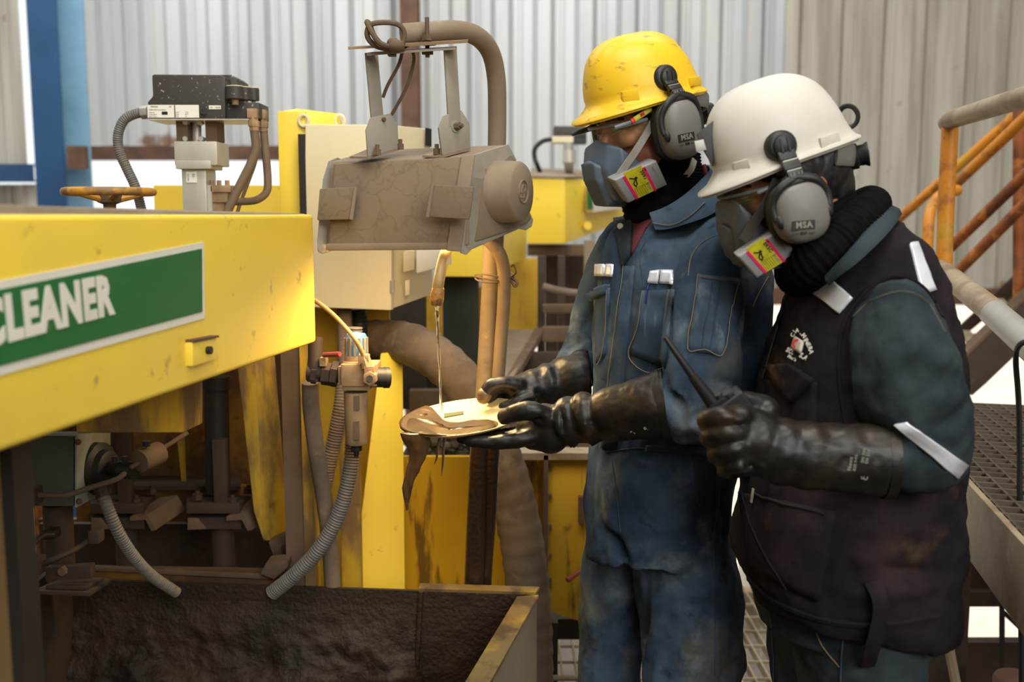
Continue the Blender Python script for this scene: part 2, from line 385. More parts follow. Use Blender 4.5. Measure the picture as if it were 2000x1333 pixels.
M_denimd = mat('pocket_denim', rgb(68, 86, 106), .9, 0, [(rgb(50, 62, 75), 8, .42, .62, .85), (rgb(116, 126, 132), 12, .52, .74, .8, (3, 3, .4)), (rgb(94, 92, 66), 5, .56, .76, .6)], (420, .25, .0015), spec=.12)
M_stitch = mat('pale_stitching', rgb(124, 116, 96), .85, spec=.1)
M_vest = mat('dark_navy_vest', rgb(36, 31, 35), .9, 0, [(rgb(24, 21, 25), 5, .4, .65, .8), (rgb(62, 50, 50), 5, .50, .72, .8), (rgb(112, 86, 58), 5.5, .62, .78, .6)], (420, .25, .0015), spec=.12)
M_refl = mat('reflective_silver_tape', rgb(222, 226, 234), .38, .25, [(rgb(180, 182, 190), 14, .45, .7, .6), (rgb(150, 138, 120), 9, .62, .75, .5)], (60, .2))
M_glove = mat('black_rubber_glove', rgb(24, 22, 20), .42, 0, [(rgb(82, 62, 42), 5, .50, .70, .75), (rgb(52, 42, 32), 16, .52, .7, .6), (rgb(13, 12, 11), 9, .54, .68, .85)], (120, .18, .002), spec=.4)
M_knit = mat('black_knit', rgb(13, 12, 13), .95, 0, [(rgb(22, 21, 21), 60, .45, .65, .6)], (240, .3, .002), spec=.08)
M_maroon = mat('maroon_shirt', rgb(92, 34, 40), .85, 0, [(rgb(66, 24, 30), 9, .4, .7, .7)])
M_hatY = mat('yellow_helmet_plastic', rgb(232, 190, 40), .42, 0, [(rgb(214, 170, 34), 4, .45, .8, .6), (rgb(120, 92, 46), 30, .57, .66, .55, (1, 1, 2.2)), (rgb(164, 128, 52), 9, .58, .74, .55)], (50, .03), coat=.0, spec=.35)
M_hatW = mat('white_helmet_plastic', rgb(200, 197, 188), .5, 0, [(rgb(180, 172, 152), 5, .45, .8, .7), (rgb(170, 144, 106), 6, .50, .72, .6), (rgb(96, 88, 76), 46, .70, .75, .6)], (50, .03), coat=.0, spec=.3)
M_cup = mat('grey_ear_cup', rgb(114, 112, 108), .5, 0, [(rgb(98, 93, 86), 9, .45, .75, .7), (rgb(132, 128, 122), 30, .6, .8, .4)])
M_mask = mat('blue_grey_mask_rubber', rgb(84, 98, 114), .5, 0, [(rgb(68, 82, 98), 14, .45, .7, .6), (rgb(110, 116, 122), 8, .6, .8, .4)])
M_mask2 = mat('slate_mask_rubber', rgb(78, 84, 88), .5, 0, [(rgb(60, 66, 70), 14, .45, .7, .6), (rgb(110, 110, 100), 8, .6, .8, .4)])
M_cart = mat('grey_cartridge_plastic', rgb(138, 138, 138), .45, 0, [(rgb(116, 112, 106), 16, .5, .8, .5)])
M_lblY = mat('olive_yellow_label', rgb(190, 182, 30), .4, 0, [(rgb(160, 150, 30), 90, .5, .6, .5)])
M_pink = mat('magenta_stripe', rgb(222, 30, 96), .4)
M_ink = mat('black_ink', rgb(24, 24, 26), .6)
M_strap = mat('grey_elastic_strap', rgb(150, 144, 136), .8, 0, [(rgb(118, 112, 104), 30, .5, .7, .6)])
M_strapd = mat('dark_elastic_strap', rgb(62, 56, 50), .8)
M_lens = mat('amber_lens', rgb(244, 226, 150), .05, 0, (), None, alpha=.05, spec=.6)
M_temple = mat('grey_temple_plastic', rgb(112, 116, 118), .4)
M_plate = mat('cream_plate_enamel', rgb(222, 196, 136), .4, 0, [(rgb(190, 152, 92), 9, .58, .75, .5)], coat=.1)
M_slurry = mat('brown_slurry', rgb(64, 45, 15), .34, 0, [(rgb(46, 32, 11), 14, .42, .64, .8), (rgb(86, 64, 26), 24, .56, .72, .6)], (70, .35, .003))
M_spill = mat('falling_slurry', rgb(84, 58, 32), .3, 0, [(rgb(50, 35, 22), 14, .42, .64, .9, (3, 3, .5))], (60, .3, .003))
M_water = mat('clear_water', (1, 1, 1), .02, 0, (), None, trans=1., ior=1.33)
M_ghose = mat('tan_rubber_hose', rgb(160, 128, 76), .5, 0, [(rgb(128, 92, 46), 16, .45, .65, .7)], (70, .15))
M_sedge = mat('encrusted_tan_tape', rgb(160, 112, 48), .55, 0, [(rgb(92, 62, 30), 50, .45, .6, .9), (rgb(214, 168, 86), 30, .6, .7, .9)], (140, .6, .004))
M_redp = mat('dusty_red_plastic', rgb(150, 62, 60), .6, 0, [(rgb(124, 80, 66), 20, .45, .7, .8)])
M_wheel = mat('chipped_wheel_paint', rgb(196, 142, 44), .55, 0, [(rgb(120, 92, 56), 14, .48, .6, .9), (rgb(70, 56, 42), 26, .6, .7, .8)], (60, .15))
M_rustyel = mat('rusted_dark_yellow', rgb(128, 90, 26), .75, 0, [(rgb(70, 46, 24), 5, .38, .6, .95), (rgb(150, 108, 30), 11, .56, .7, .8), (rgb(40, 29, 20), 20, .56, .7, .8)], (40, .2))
M_ahose = mat('dusty_air_hose', rgb(116, 98, 76), .7, 0, [(rgb(90, 74, 56), 12, .45, .7, .8)], (60, .1))
M_rim = mat('muddy_olive_rim', rgb(112, 92, 50), .55, 0, [(rgb(150, 128, 44), 7, .50, .60, .8), (rgb(66, 52, 37), 11, .46, .60, .9)], (60, .3))
M_dgrate = mat('dark_dusty_grating', rgb(92, 80, 64), .7, .1, [(rgb(64, 54, 43), 9, .4, .7, .8)])
M_bluep = mat('blue_cap_plastic', rgb(74, 140, 196), .5, 0, [(rgb(150, 128, 100), 14, .55, .65, .8)])
M_brass = mat('dusty_brass_body', rgb(160, 132, 96), .7, .1, [(rgb(128, 102, 72), 14, .42, .66, .8), (rgb(186, 164, 132), 30, .55, .72, .6)], (80, .2))
M_lamp = mat('lamp_glass', rgb(255, 200, 110), .3, 0, (), None, emit=((1.0, .66, .28), 14.))
M_gbox = mat('grey_green_enamel', rgb(78, 84, 74), .6, 0, [(rgb(62, 66, 57), 5, .45, .7, .7), (rgb(112, 88, 62), 16, .6, .72, .7)])
M_gbox2 = mat('pale_green_enamel', rgb(150, 158, 150), .55, 0, [(rgb(124, 118, 102), 6, .45, .7, .8), (rgb(112, 88, 62), 22, .62, .72, .7)])
M_gravel = mat('grey_ore', rgb(108, 102, 96), .85, 0, [(rgb(70, 64, 60), 22, .45, .6, .9)], (60, .5, .01))
M_dgreen = mat('dark_green_steel', rgb(30, 42, 34), .6, 0, [(rgb(50, 44, 34), 6, .5, .7, .8)])
M_red = mat('red_embroidery', rgb(196, 30, 34), .7)
M_emb = mat('white_embroidery', rgb(206, 200, 190), .8, 0, [(rgb(170, 164, 152), 90, .45, .6, .6)])
M_print = mat('faint_grey_print', rgb(128, 126, 116), .7)
M_slot = mat('dark_recess', rgb(16, 15, 14), .8)
M_wood = mat('weathered_wood_strip', rgb(150, 122, 92), .8, 0, [(rgb(110, 88, 64), 12, .45, .7, .8, (.2, 1, 1))], (60, .15))
# ------------------------------------------------------------------ setting
def sheet(mb, x0, x1, Y, z0, z1, per=.28, dep=.05):
    prof = []; x = x0
    cyc = [(0, 0), (.085, 0), (.12, 1), (.15, 1), (.156, .75), (.176, .75), (.182, 1), (.245, 1), (.28, 0)]
    k = 0
    while x < x1 - 1e-6:
        for a, d in cyc[:-1]:
            xx = x0 + k * per + a
            if xx > x1: break
            prof.append((xx, Y + d * dep))
        k += 1; x = x0 + k * per
    prof.append((x1, Y))
    n = len(prof); vs = []
    for z in (z0, z1):
        for off in (0, .004): vs += [V((a, b + off, z)) for a, b in prof]
    fs = []
    for i in range(n - 1):
        fs += [(i, i + 1, 2 * n + i + 1, 2 * n + i), (n + i + 1, n + i, 3 * n + i, 3 * n + i + 1), (i, n + i, n + i + 1, i + 1), (2 * n + i, 2 * n + i + 1, 3 * n + i + 1, 3 * n + i)]
    fs += [(0, 2 * n, 3 * n, n), (n - 1, 2 * n - 1, 4 * n - 1, 3 * n - 1)]
    return mb.add(vs, fs)
YW = 7.0
zl = P(500, 284, YW).z; zr = P(1700, 566, YW).z
def wall(name, x0, x1, z0, z1, m, railz, Y=YW):
    mb = MB()
    for z in railz: mb.box(((x0 + x1) / 2, Y + .13, z), (x1 - x0, .08, .10))
    w_ = mb.build(name, M_rust, kind='structure')
    x = x0; i = 0
    while x < x1 - .01:
        e = min(x + .84, x1)
        sheet(MB(), x, e, Y + (.006 if i % 2 else 0), z0, z1).build('wall_sheet', m, w_, smooth=0)
        x = e; i += 1
    return w_
xa = P(168, 200, YW).x; xb = P(798, 150, YW).x
wall('wall_back', xa, xb, zl, 5.0, M_wallm, (zl + .6, 3.4))
wall('wall_back', xb + .02, xb + .84 * 3, zr, 5.0, M_wallc, (zr + .9, 3.2))
wall('wall_back', xb + .84 * 3 - .012, 5.3, zr, 5.0, M_wallb, (zr + .9, 3.2))
wall('wall_left', -4.6, P(46, 200, 7.3).x, P(40, 322, 7.3).z, 5.0, M_wallb, (3.4,), 7.3)
wall('wall_left', -4.6, P(60, 200, 7.35).x, P(40, 480, 7.35).z, P(40, 360, 7.35).z, M_wallb, (P(40, 380, 7.35).z,), 7.35)
sheetR = MB().box((5.4, 1.7, 1.25), (.05, 10.6, 7.5)).build('wall_right', M_wallb, kind='structure')
sheetL = MB().box((-4.7, 1.0, 1.25), (.05, 9.2, 7.5)).build('wall_left', M_wallb, kind='structure')
MB().box((.35, 1.8, 5.05), (10.4, 11.0, .06)).build('ceiling', M_wallb, kind='structure')
MB().box((.35, -3.6, 1.2), (10.1, .06, 7.6)).build('wall_front', M_wallb, kind='structure')
MB().box((-.75, 3.1, -2.46), (8.1, 13.4, .06)).build('ground', mat('bounce_cut_ground', rgb(74, 62, 50), .8, 0, [(rgb(48, 40, 33), 2, .4, .7, .8)]), kind='structure')  # dark sheet added over the ground to cut light bouncing up under the hall
MB().box((0, 60, -2.55), (240, 140, .1)).build('ground', M_conc, kind='structure')

# rusty girts and columns of the building frame
def girt(label, x0, x1, y0, y1, Y, m, **k):
    a, b = P(x0, y0, Y), P(x1, y1, Y); z = (a.z + b.z) / 2; h = abs(a.z - b.z)
    mb = MB(); mb.box(((a.x + b.x) / 2, Y + .04, z), (b.x - a.x, .012, h))
    mb.box(((a.x + b.x) / 2, Y + .08, z + h / 2 - .006), (b.x - a.x, .09, .012)); mb.box(((a.x + b.x) / 2, Y + .08, z - h / 2 + .006), (b.x - a.x, .09, .012))
    return mb.build('wall_girt', m, None, label, 'steel beam', **k)
girt('rusty brown steel girt along the bottom edge of the back wall at left', 150, 798, 284, 312, 6.86, M_rust)
girt('rusty brown steel girt along the low bottom edge of the wall at right', 822, 2300, 566, 597, 6.86, M_rust)
g = girt('blue painted girt left of the blue column', -200, 62, 320, 355, 7.2, M_blue)
def icol(name, label, x0, x1, py, Y, m, depth=.16, z0=-2.5, z1=5.0):
    a, b = P(x0, py, Y), P(x1, py, Y); wd = b.x - a.x; xm = (a.x + b.x) / 2; zc = (z0 + z1) / 2; h = z1 - z0
    t = thing(name, label, 'column', (xm, Y + depth / 2, z0))
    return t, a, b, wd, xm, zc, h
t, a, b, wd, xm, zc, h = icol('rusty_column', 'rusty brown steel column splitting the back wall behind the gooseneck', 783, 818, 200, 6.6, M_rust)
MB().box((xm, 6.6, zc), (wd, .012, h)).build('flange', M_rust, t); MB().box((xm, 6.76, zc), (wd, .012, h)).build('flange', M_rust, t)
MB().box((xm, 6.68, zc), (.010, .16, h)).build('web', M_rust, t)
t, a, b, wd, xm, zc, h = icol('blue_column', 'blue painted steel column at the left edge', 73, 130, 390, 6.3, M_blue)
MB().box((xm, 6.3, zc), (wd, .014, h)).build('flange', M_blue, t)
MB().box((xm + wd / 2 + .025, 6.44, zc), (.16, .014, h)).build('flange', M_blul, t)
MB().box((xm + .02, 6.37, zc), (.012, .13, h)).build('web', M_blue, t)
MB().bpx(132, 285, 166, 330, 6.28, .05).build('bracket', M_rust, t)
# floor of bar grating between the machines and the workers
mb = MB(); x = -.25
while x < 1.45: mb.box((x, 2.42, -.015), (.005, 2.75, .03)); x += .045
y = 1.05
while y < 3.8: mb.box((.6, y, -.006), (1.7, .007, .009)); y += .12
for yy in (1.05, 2.4, 3.79): mb.box((.6, yy, -.08), (1.7, .05, .10))
for xx in (-.25, .6, 1.45): mb.box((xx, 2.42, -.08), (.05, 2.75, .10))
mb.build('floor', M_grail, kind='structure', smooth=0)

# ------------------------------------------------------------------ stairs, rails and platform at right
t = thing('handrail', 'orange railing post with worn grey top rail beside the man in the white helmet', 'railing', P(1848, 700, 2.6))
pt = [P(1856, 240, 2.6), P(1847, 420, 2.6), P(1838, 700, 2.6), V((P(1838, 700, 2.6).x, 2.6, .6))]
MB().tube(pt, .0205, 14).build('post', M_orange, t)
MB().tube([P(1850, 240, 2.62), P(1858, 234, 2.58), P(1890, 224, 2.45), P(2010, 187, 2.09), P(2300, 90, 1.5)], .0225, 14).build('top_rail', M_grail, t)
q = [P(1838, 528, 2.58), P(1936, 606, 2.05), P(1942, 611, 2.03)]
MB().tube(q, .0265, 14).build('mid_rail', M_grail, t)
MB().tube([P(1938, 608, 2.05), P(2010, 672, 1.8), P(2120, 770, 1.55)], .0275, 14).build('rail_sleeve', M_galv, t)
t = thing('stair_railing', 'orange and rust railing of the rising stairs behind the railing post', 'railing', P(1815, 560, 3.4))
for (x0, y0, Y0, x1, y1, Y1, m) in ((1735, 446, 4.1, 2060, 158, 3.6, M_orange), (1850, 376, 3.7, 2060, 176, 3.2, M_orange), (1850, 490, 3.7, 2060, 286, 3.2, M_orust), (1850, 552, 3.7, 2060, 340, 3.2, M_orust)):
    MB().tube([P(x0, y0, Y0), P(x1, y1, Y1)], .019, 10).build('rail', m, t)
MB().tube(smooth_path([P(1870, 372, 3.5), P(1838, 382, 3.45), P(1818, 410, 3.42), P(1812, 470, 3.4), P(1806, 640, 3.4)], 5), .019, 10).build('post', M_orange, t)
MB().tube([P(1990, 190, 3.45), P(1990, 620, 3.45)], .019, 10).build('post', M_orust, t)
t = thing('stairs', 'brown steel stairs rising to the right behind the railing', 'stairs', P(1870, 800, 3.4))
MB().ppx([(1840, 772), (1840, 742), (2080, 512), (2080, 602), (1925, 750), (1900, 772)], 3.3, .012).build('stringer', M_brnd, t)
MB().ppx([(1840, 742), (2080, 512), (2080, 505), (1840, 734)], 3.3, .06).build('stringer_flange', M_brn, t)
MB().ppx([(1830, 700), (1830, 680), (2060, 466), (2060, 512)], 4.0, .012).build('stringer', M_brnd, t)
for x, y in ((1886, 652), (1952, 590), (2018, 528)):
    a, b = P(x, y, 4.0), P(x + 30, y + 40, 3.32)
    MB().hexa([a, b, b + V((0, 0, -.012)), a + V((0, 0, -.012))] + [p + V((.22, .06, 0)) for p in (a, b, b + V((0, 0, -.012)), a + V((0, 0, -.012)))]).build('tread', M_brn, t)
    MB().bar(a, b, .03, .028).build('tread_nosing', M_grail, t)

t = thing('platform', 'raised bar grating platform with a worn steel edge channel at right', 'platform', (1.2, 2.3, 0))
zp = .905
E0 = V((1.02, 2.42, zp)); E1 = V((.745, 1.38, zp)); ed = (E1 - E0)
nrm = V((ed.y, -ed.x, 0)).normalized() * -1.
if nrm.x < 0: nrm = -nrm
gb = MB(); far = V((2.4, 2.75, zp))
A = V((1.10, 2.72, zp)); 
for i in range(31):          # bearing bars, parallel to the edge
    o = nrm * (.02 + i * .036); gb.bar(E0 + o + V((0, .3, -.015)), E1 + o + V((0, 0, -.015)), .005, .03)
n = 34
for i in range(n):
    p = E0 + V((0, .3, 0)) + (E1 - E0 - V((0, .3, 0))) * (i / (n - 1)); gb.bar(p + V((0, 0, -.004)), p + nrm * 1.12 + V((0, 0, -.004)), .009, .009)
gb.build('grating', M_dgrate, t, kind='stuff', smooth=0)
MB().bar(E0 + V((0, .3, -.055)), E1 + V((0, 0, -.055)), .012, .13).build('edge_channel', M_grail, t, bevel=.002)
MB().bar(E0 + V((0, .3, -.115)) + nrm * .03, E1 + V((0, 0, -.115)) + nrm * .03, .06, .01).build('edge_flange', M_brn, t)
for (x, Y, wd) in ((1.15, 2.66, .12), (2.2, 2.66, .1)):
    MB().box((x, Y, -.3), (wd, .12, 2.36)).build('leg', M_brnd, t)
MB().ppx([(1908, 1060), (1920, 1085), (2080, 1270), (2080, 1230), (1935, 1040)], 2.8, .03).build('brace', M_dark, t)
MB().bpx(1860, 1158, 2200, 1186, 2.8, .06).build('cross_beam', M_brnd, t)
MB().bpx(1856, 1256, 2200, 1500, 2.9, .04).build('skirt_plate', M_brnd, t)
MB().ppx([(1910, 950), (1860, 950), (1860, 1160), (2000, 1160), (2000, 1140), (1912, 1070)], 2.85, .02).build('gusset', M_brnd, t)
MB().tube([P(1957, 1120, 2.75), P(1957, 1400, 2.75)], .008, 8).build('hanger_rod', M_dark, t)
MB().tube([P(1962, 1198, 2.75), P(2030, 1262, 2.75)], .007, 8).build('stay_rod', M_dark, t)
MB().tube(smooth_path([P(2012, 664, 1.68), P(1990, 676, 1.72), P(1984, 706, 1.75), P(1990, 800, 1.75), P(1992, 1000, 1.75), P(1996, 1400, 1.75)], 6), .0048, 8).build('hanging_cable', M_black, None, 'thick black cable looped over the grey rail at right', 'cable')
MB().tube(smooth_path([P(1913, 1062, 1.93), P(1914, 980, 1.93), P(1918, 935, 1.93), P(1926, 926, 1.93), P(1944, 940, 1.93), P(1966, 985, 1.9)], 6), .0018, 6).build('thin_wire', M_black, None, 'thin black wire hooked over the platform edge channel', 'wire')
MB().tube(smooth_path([P(1836, 1190, 2.3), P(1850, 1250, 2.3), P(1868, 1340, 2.3)], 4), .012, 8).build('grey_pipe', M_grail, None, 'slanting grey pipe low behind the white-helmeted man', 'pipe')
MB().lathe(P(1985, 1345, 2.4), (0, 0, 1), [(-.05, .05), (.02, .055), (.03, .05), (.04, .02)]).build('rusty_cap', M_rust, None, 'rusty round cap at the bottom right corner', 'cap')
MB().lathe(P(1466, 1150, 3.9), (0, 0, 1), [(-.30, .05), (.10, .05), (.14, .035), (.16, .035)], 16).build('white_drum', M_white, None, 'pale drum below the grating between the two men', 'drum')
# ------------------------------------------------------------------ yellow box beam (flotation launder) in front
tb = thing('launder_beam', 'big yellow steel box beam with the green sign in the left foreground', 'machine', P(300, 900, 1.75))
B0 = P(612, 419, 2.0); B0b = P(613, 669, 2.0)
za = B0.z; zb_ = B0b.z; bd = V((-.17, -1.03, 0)).normalized()      # towards the camera
def onb(s, z, out=0.):            # point on the beam face: s metres from the far end, height z
    nn = V((-bd.y, bd.x, 0)); nn = nn if nn.x > 0 else -nn
    p = V((B0.x, B0.y, 0)) + bd * s; return V((p.x, p.y, z)) + nn * out
def facep(px, py, out=0.):        # pixel onto the beam face
    nn = V((-bd.y, bd.x, 0)); nn = nn if nn.x > 0 else -nn
    d = ray(px, py); o = V((B0.x, B0.y, 0)); t = (o - CAM).dot(nn) / d.dot(nn); return CAM + d * t + nn * out
nb = V((-bd.y, bd.x, 0)); nb = nb if nb.x > 0 else -nb
Lb = 1.35
MB().prism([onb(0, za), onb(Lb, za), onb(Lb, zb_), onb(0, zb_)], -nb * .34).build('shell', M_yel, tb, bevel=.008, seg=3)
MB().hexa([onb(.02, za - .002, -.004), onb(Lb, za - .002, -.004), onb(Lb, za + .014, -.012), onb(.02, za + .0015, -.012), onb(.02, za - .002, -.335), onb(Lb, za - .002, -.335), onb(Lb, za + .014, -.325), onb(.02, za + .0015, -.325)]).build('dusty_top_cover', M_dust, tb)
# sign: white border board, green field, raised painted letters
def fq(pts, out): return [facep(x, y, out) for x, y in pts]
sg = MB().prism(fq([(-420, 628), (396, 473), (398, 622), (-420, 850)], .0005), nb * .0012).build('sign_border', M_white, tb)
MB().prism(fq([(-420, 650), (391, 486), (392, 609), (-420, 826)], .0018), nb * .0012).build('sign_field', M_green, sg)
lt = text_mb('CLEANER', .092, .0006, .0046, 'RIGHT')
o = facep(213, 579, .0034); o2 = facep(0, 626, .0034)
# fit: letters run from the far end towards the camera on the slanting band
M_ = frame(o, facep(217, 578) - facep(0, 629), facep(110, 520) - facep(110, 640))
xs = [p.x for p in lt.v]; ys = [p.y for p in lt.v]
Lw = (facep(217, 578) - facep(10, 631)).length; w6 = (max(xs) - min(xs)) * 5.75 / 7
hh = (facep(190, 540) - facep(190, 624)).length
lt.v = [V((p.x * Lw / w6, p.y * hh / (max(ys) - min(ys)), p.z)) for p in lt.v]
lt.xf(M_).build('lettering', M_white, sg, smooth=0)
bp = MB().prism(fq([(362, 668), (410, 658), (411, 702), (363, 716)], -.001), nb * .012).build('cover_plate', M_yel, tb, bevel=.002)
MB().cyl(facep(391, 684, .009), facep(391, 684, .018), .006, 10).build('bolt', M_dark, bp)
MB().prism(fq([(362, 664), (411, 655), (411, 659), (362, 669)], .0), nb * .014).build('plate_lip', M_rust, bp)
# channel block hanging under the beam
blk = MB(); c0 = [P(140, 838, 1.72), P(358, 760, 2.0), P(358, 850, 2.0), P(140, 850, 1.72)]
MB().hexa([P(150, 800, 1.62), P(358, 745, 1.80), P(358, 846, 1.80), P(150, 846, 1.62), P(150, 790, 1.9), P(396, 740, 1.98), P(396, 828, 1.98), P(150, 846, 1.9)]).build('under_channel', M_yelf, tb, bevel=.004)
# dark leg at the left edge
t = thing('support_post', 'dark steel post with a yellow edge at the left edge under the beam', 'post', P(20, 1333, 1.3))
def upright(x0, x1, Y, d, zt, zb):
    a, b_ = P(x0, 1100, Y).x, P(x1, 1100, Y).x; return MB().box(((a + b_) / 2, Y + d / 2, (zt + zb) / 2), (b_ - a, d, zt - zb))
zt_ = zb_ - .003
upright(8, 36, 1.22, .05, zt_, .2).build('dark_face', M_dark, t); upright(-60, 8, 1.215, .012, zt_, .2).build('yellow_face', M_yelf, t)
upright(40, 50, 1.29, .02, zt_, .2).build('back_flange', M_brnd, t)

# ------------------------------------------------------------------ valve positioner on its cylinder
YP = 2.35
t = thing('valve_positioner', 'black valve positioner with a white rating plate on a silver cylinder', 'positioner', P(380, 420, YP))
MB().ppx([(288, 206), (288, 199), (298, 188), (296, 147), (300, 145), (430, 146), (440, 150), (440, 232), (288, 232)], YP - .06, .13).build('cover', M_blkbox, t, bevel=.004)
MB().ppx([(440, 150), (430, 146), (452, 146), (463, 154), (463, 205), (440, 206)], YP - .02, .10).build('cover_end', M_blkbox, t, bevel=.004)
MB().bpx(436, 200, 506, 232, YP - .045, .09).build('manifold', M_blkbox, t, bevel=.003)
MB().bpx(288, 232, 486, 234.5, YP - .062, .12).build('base_plate', M_alu, t)
lb = MB().bpx(288.5, 205, 388, 230, YP - .0615, .002).build('rating_plate', M_white, t)
for ln, (x, y, h, s) in enumerate([(294, 208.5, 2.4, 'SIEMENS'), (330, 208.5, 2.4, 'CE'), (291, 214.5, 1.9, 'SIPART PS2 i/p Positioner'), (291, 220, 1.9, '4-20 mA'), (291, 224, 1.9, 'U max 30 V'), (291, 228, 1.5, 'Made in France'), (343, 219, 1.7, 'p max'), (343, 223, 1.7, 'Temp'), (343, 227, 1.7, 'IP 65'), (362, 219, 1.7, '7 bar'), (362, 223, 1.7, '80 C'), (362, 227, 1.7, '16')]):
    m_ = text_mb(s, S(h, YP) * 1.4, .0002); m_.xf(frame(P(x, y, YP - .0622), (1, 0, 0), (0, 0, 1))).build('plate_text', M_ink, lb, smooth=0)
MB().bpx(316, 218, 327, 224, YP - .0623, .001).build('bar_code', M_ink, lb)
MB().bpx(341, 205.4, 341.7, 229.6, YP - .0622, .001).build('rule_line', M_ink, lb)
st = MB().bpx(408, 206, 431, 213.5, YP - .0615, .002).build('sticker', M_white, t)
text_mb('CH  1 05.26', S(3.4, YP), .0002).xf(frame(P(410, 209.8, YP - .0622), (1, 0, 0), (0, 0, 1))).build('sticker_text', M_ink, st, smooth=0)
MB().cyl(P(398, 218, YP - .066), P(398, 218, YP - .055), S(6, YP), 16).build('plug', M_dark, t)
for (x, y, r, Y) in ((459, 182, 18, YP - .06), (478, 184, 14, YP), (495, 185, 11, YP + .04)):
    c = P(x, y, Y); g_ = MB().lathe(c, (0, 0, 1), [(-S(12, Y), S(r * .8, Y)), (-S(11, Y), S(r, Y)), (S(11, Y), S(r, Y)), (S(12, Y), S(r * .9, Y))], 18).build('gauge', M_blkbox, t)
    MB().cyl(c + V((0, 0, S(12, Y))), c + V((0, 0, S(13.4, Y))), S(r * .92, Y), 18).build('gauge_lens', M_cream, g_)
    MB().cyl(c + V((0, 0, -S(22, Y))), c + V((0, 0, -S(12, Y))), S(r * .35, Y), 10).build('gauge_stem', M_brass, g_)
for i, (x0, x1, m) in enumerate(((345, 366, M_brn), (376, 393, M_brn), (402, 423, M_brn))):
    if i == 1: MB().cyl(P(384.5, 232, YP), P(384.5, 278, YP), S(8.5, YP), 14).build('stem', M_alu, t)
    else: MB().bpx(x0, 233, x1, 276, YP - .03, .06).build('yoke_leg', m, t)
for x, y in ((361, 239), (389, 239), (361, 271), (392, 271)):
    MB().hexnut(P(x, y, YP - .035), (0, 1, 0), S(5, YP), .02).build('yoke_bolt', M_alu, t)
MB().bpx(341, 276, 423, 323, YP - .05, .10).build('end_block', M_alu, t, bevel=.003); MB().bpx(343, 314, 411, 330, YP - .052, .095).build('clamp_block', M_alu, t, bevel=.002)
MB().bpx(358, 330, 402, 440, YP - .038, .08).build('cylinder_body', M_alu, t, bevel=.004)
MB().bpx(402, 362, 413, 440, YP - .03, .03).build('tie_bar', M_alu, t)
stk = MB().bpx(364, 336, 384, 357, YP - .0395, .002).build('maker_sticker', M_white, t)
text_mb('FESTO', S(4.6, YP), .0002).xf(frame(P(368, 354, YP - .0405), (0, 0, 1), (-1, 0, 0))).build('sticker_text', M_bluep, stk, smooth=0)
text_mb('CE', S(5, YP), .0002).xf(frame(P(378, 346, YP - .0405), (0, 0, 1), (-1, 0, 0))).build('sticker_text', M_ink, stk, smooth=0)
fl = MB().bpx(410, 362, 450, 376, YP - .03, .05); fl.bpx(414, 376, 444, 396, YP - .025, .04); fl.bpx(416, 396, 438, 430, YP - .02, .03)
fl.build('port_flange', M_brass, t, bevel=.002)
for x in (414, 428, 444): MB().hexnut(P(x, 363, YP - .02), (0, 0, 1), S(4.5, YP), .012).build('flange_bolt', M_brass, t)
for (x, y, Y) in ((494, 230, YP - .05), (511, 232, YP - .01)):
    e = MB(); c = P(x, y - 8, Y); e.box(c, (S(19, Y), .02, S(18, Y))); e.tube([P(x + 1, y - 2, Y), P(x + 3, y + 26, Y)], [S(9, Y), S(10, Y)], 6); e.tube([P(x + 2, y + 6, Y), P(x + 2, y + 18, Y)], S(11.5, Y), 6)
    e.build('elbow_fitting', M_brass, t, bevel=.0015)
def hose(name, label, px, r, m, cat='hose', rib=None, n=10, **k):
    pts = smooth_path([P(*p) for p in px], 8); mb = MB()
    if rib: a, b = ribs(pts, r, rib[0], rib[1]); mb.tube(a, b, n)
    else: mb.tube(pts, r, n)
    return mb.build(name, m, None, label, cat, **k)
hose('air_hose', 'dusty tan air hose curving left down from the positioner fitting', [(497, 255, YP - .05), (500, 290, YP - .05), (490, 320, YP - .05), (470, 360, YP - .05), (448, 405, YP - .05), (436, 440, YP - .05)], S(8.5, YP), M_ahose)
hose('air_hose', 'dusty tan air hose looping back into the cylinder port', [(515, 256, YP - .01), (519, 300, YP - .01), (523, 350, YP - .01), (520, 376, YP - .01), (500, 391, YP - .01), (470, 394, YP), (440, 394, YP)], S(7.5, YP), M_ahose)
hose('air_tube', 'thin tan tube between the two positioner air hoses', [(503, 258, YP), (500, 310, YP), (487, 350, YP), (470, 395, YP), (456, 440, YP)], S(3.5, YP), M_ahose, 'tube')
hose('flexible_conduit', 'grey ribbed conduit arching into the left end of the positioner', [(284, 220, YP), (266, 222, YP), (243, 234, YP), (231, 262, YP), (233, 295, YP), (248, 330, YP), (266, 370, YP), (281, 430, YP)], S(9.5, YP), M_cond, 'conduit', (.0008, .005))
MB().tube([P(276, 220, YP), P(290, 219, YP)], S(13, YP), 6).build('cable_gland', M_galv, None, 'shiny cable gland at the left end of the positioner', 'gland', bevel=.001)
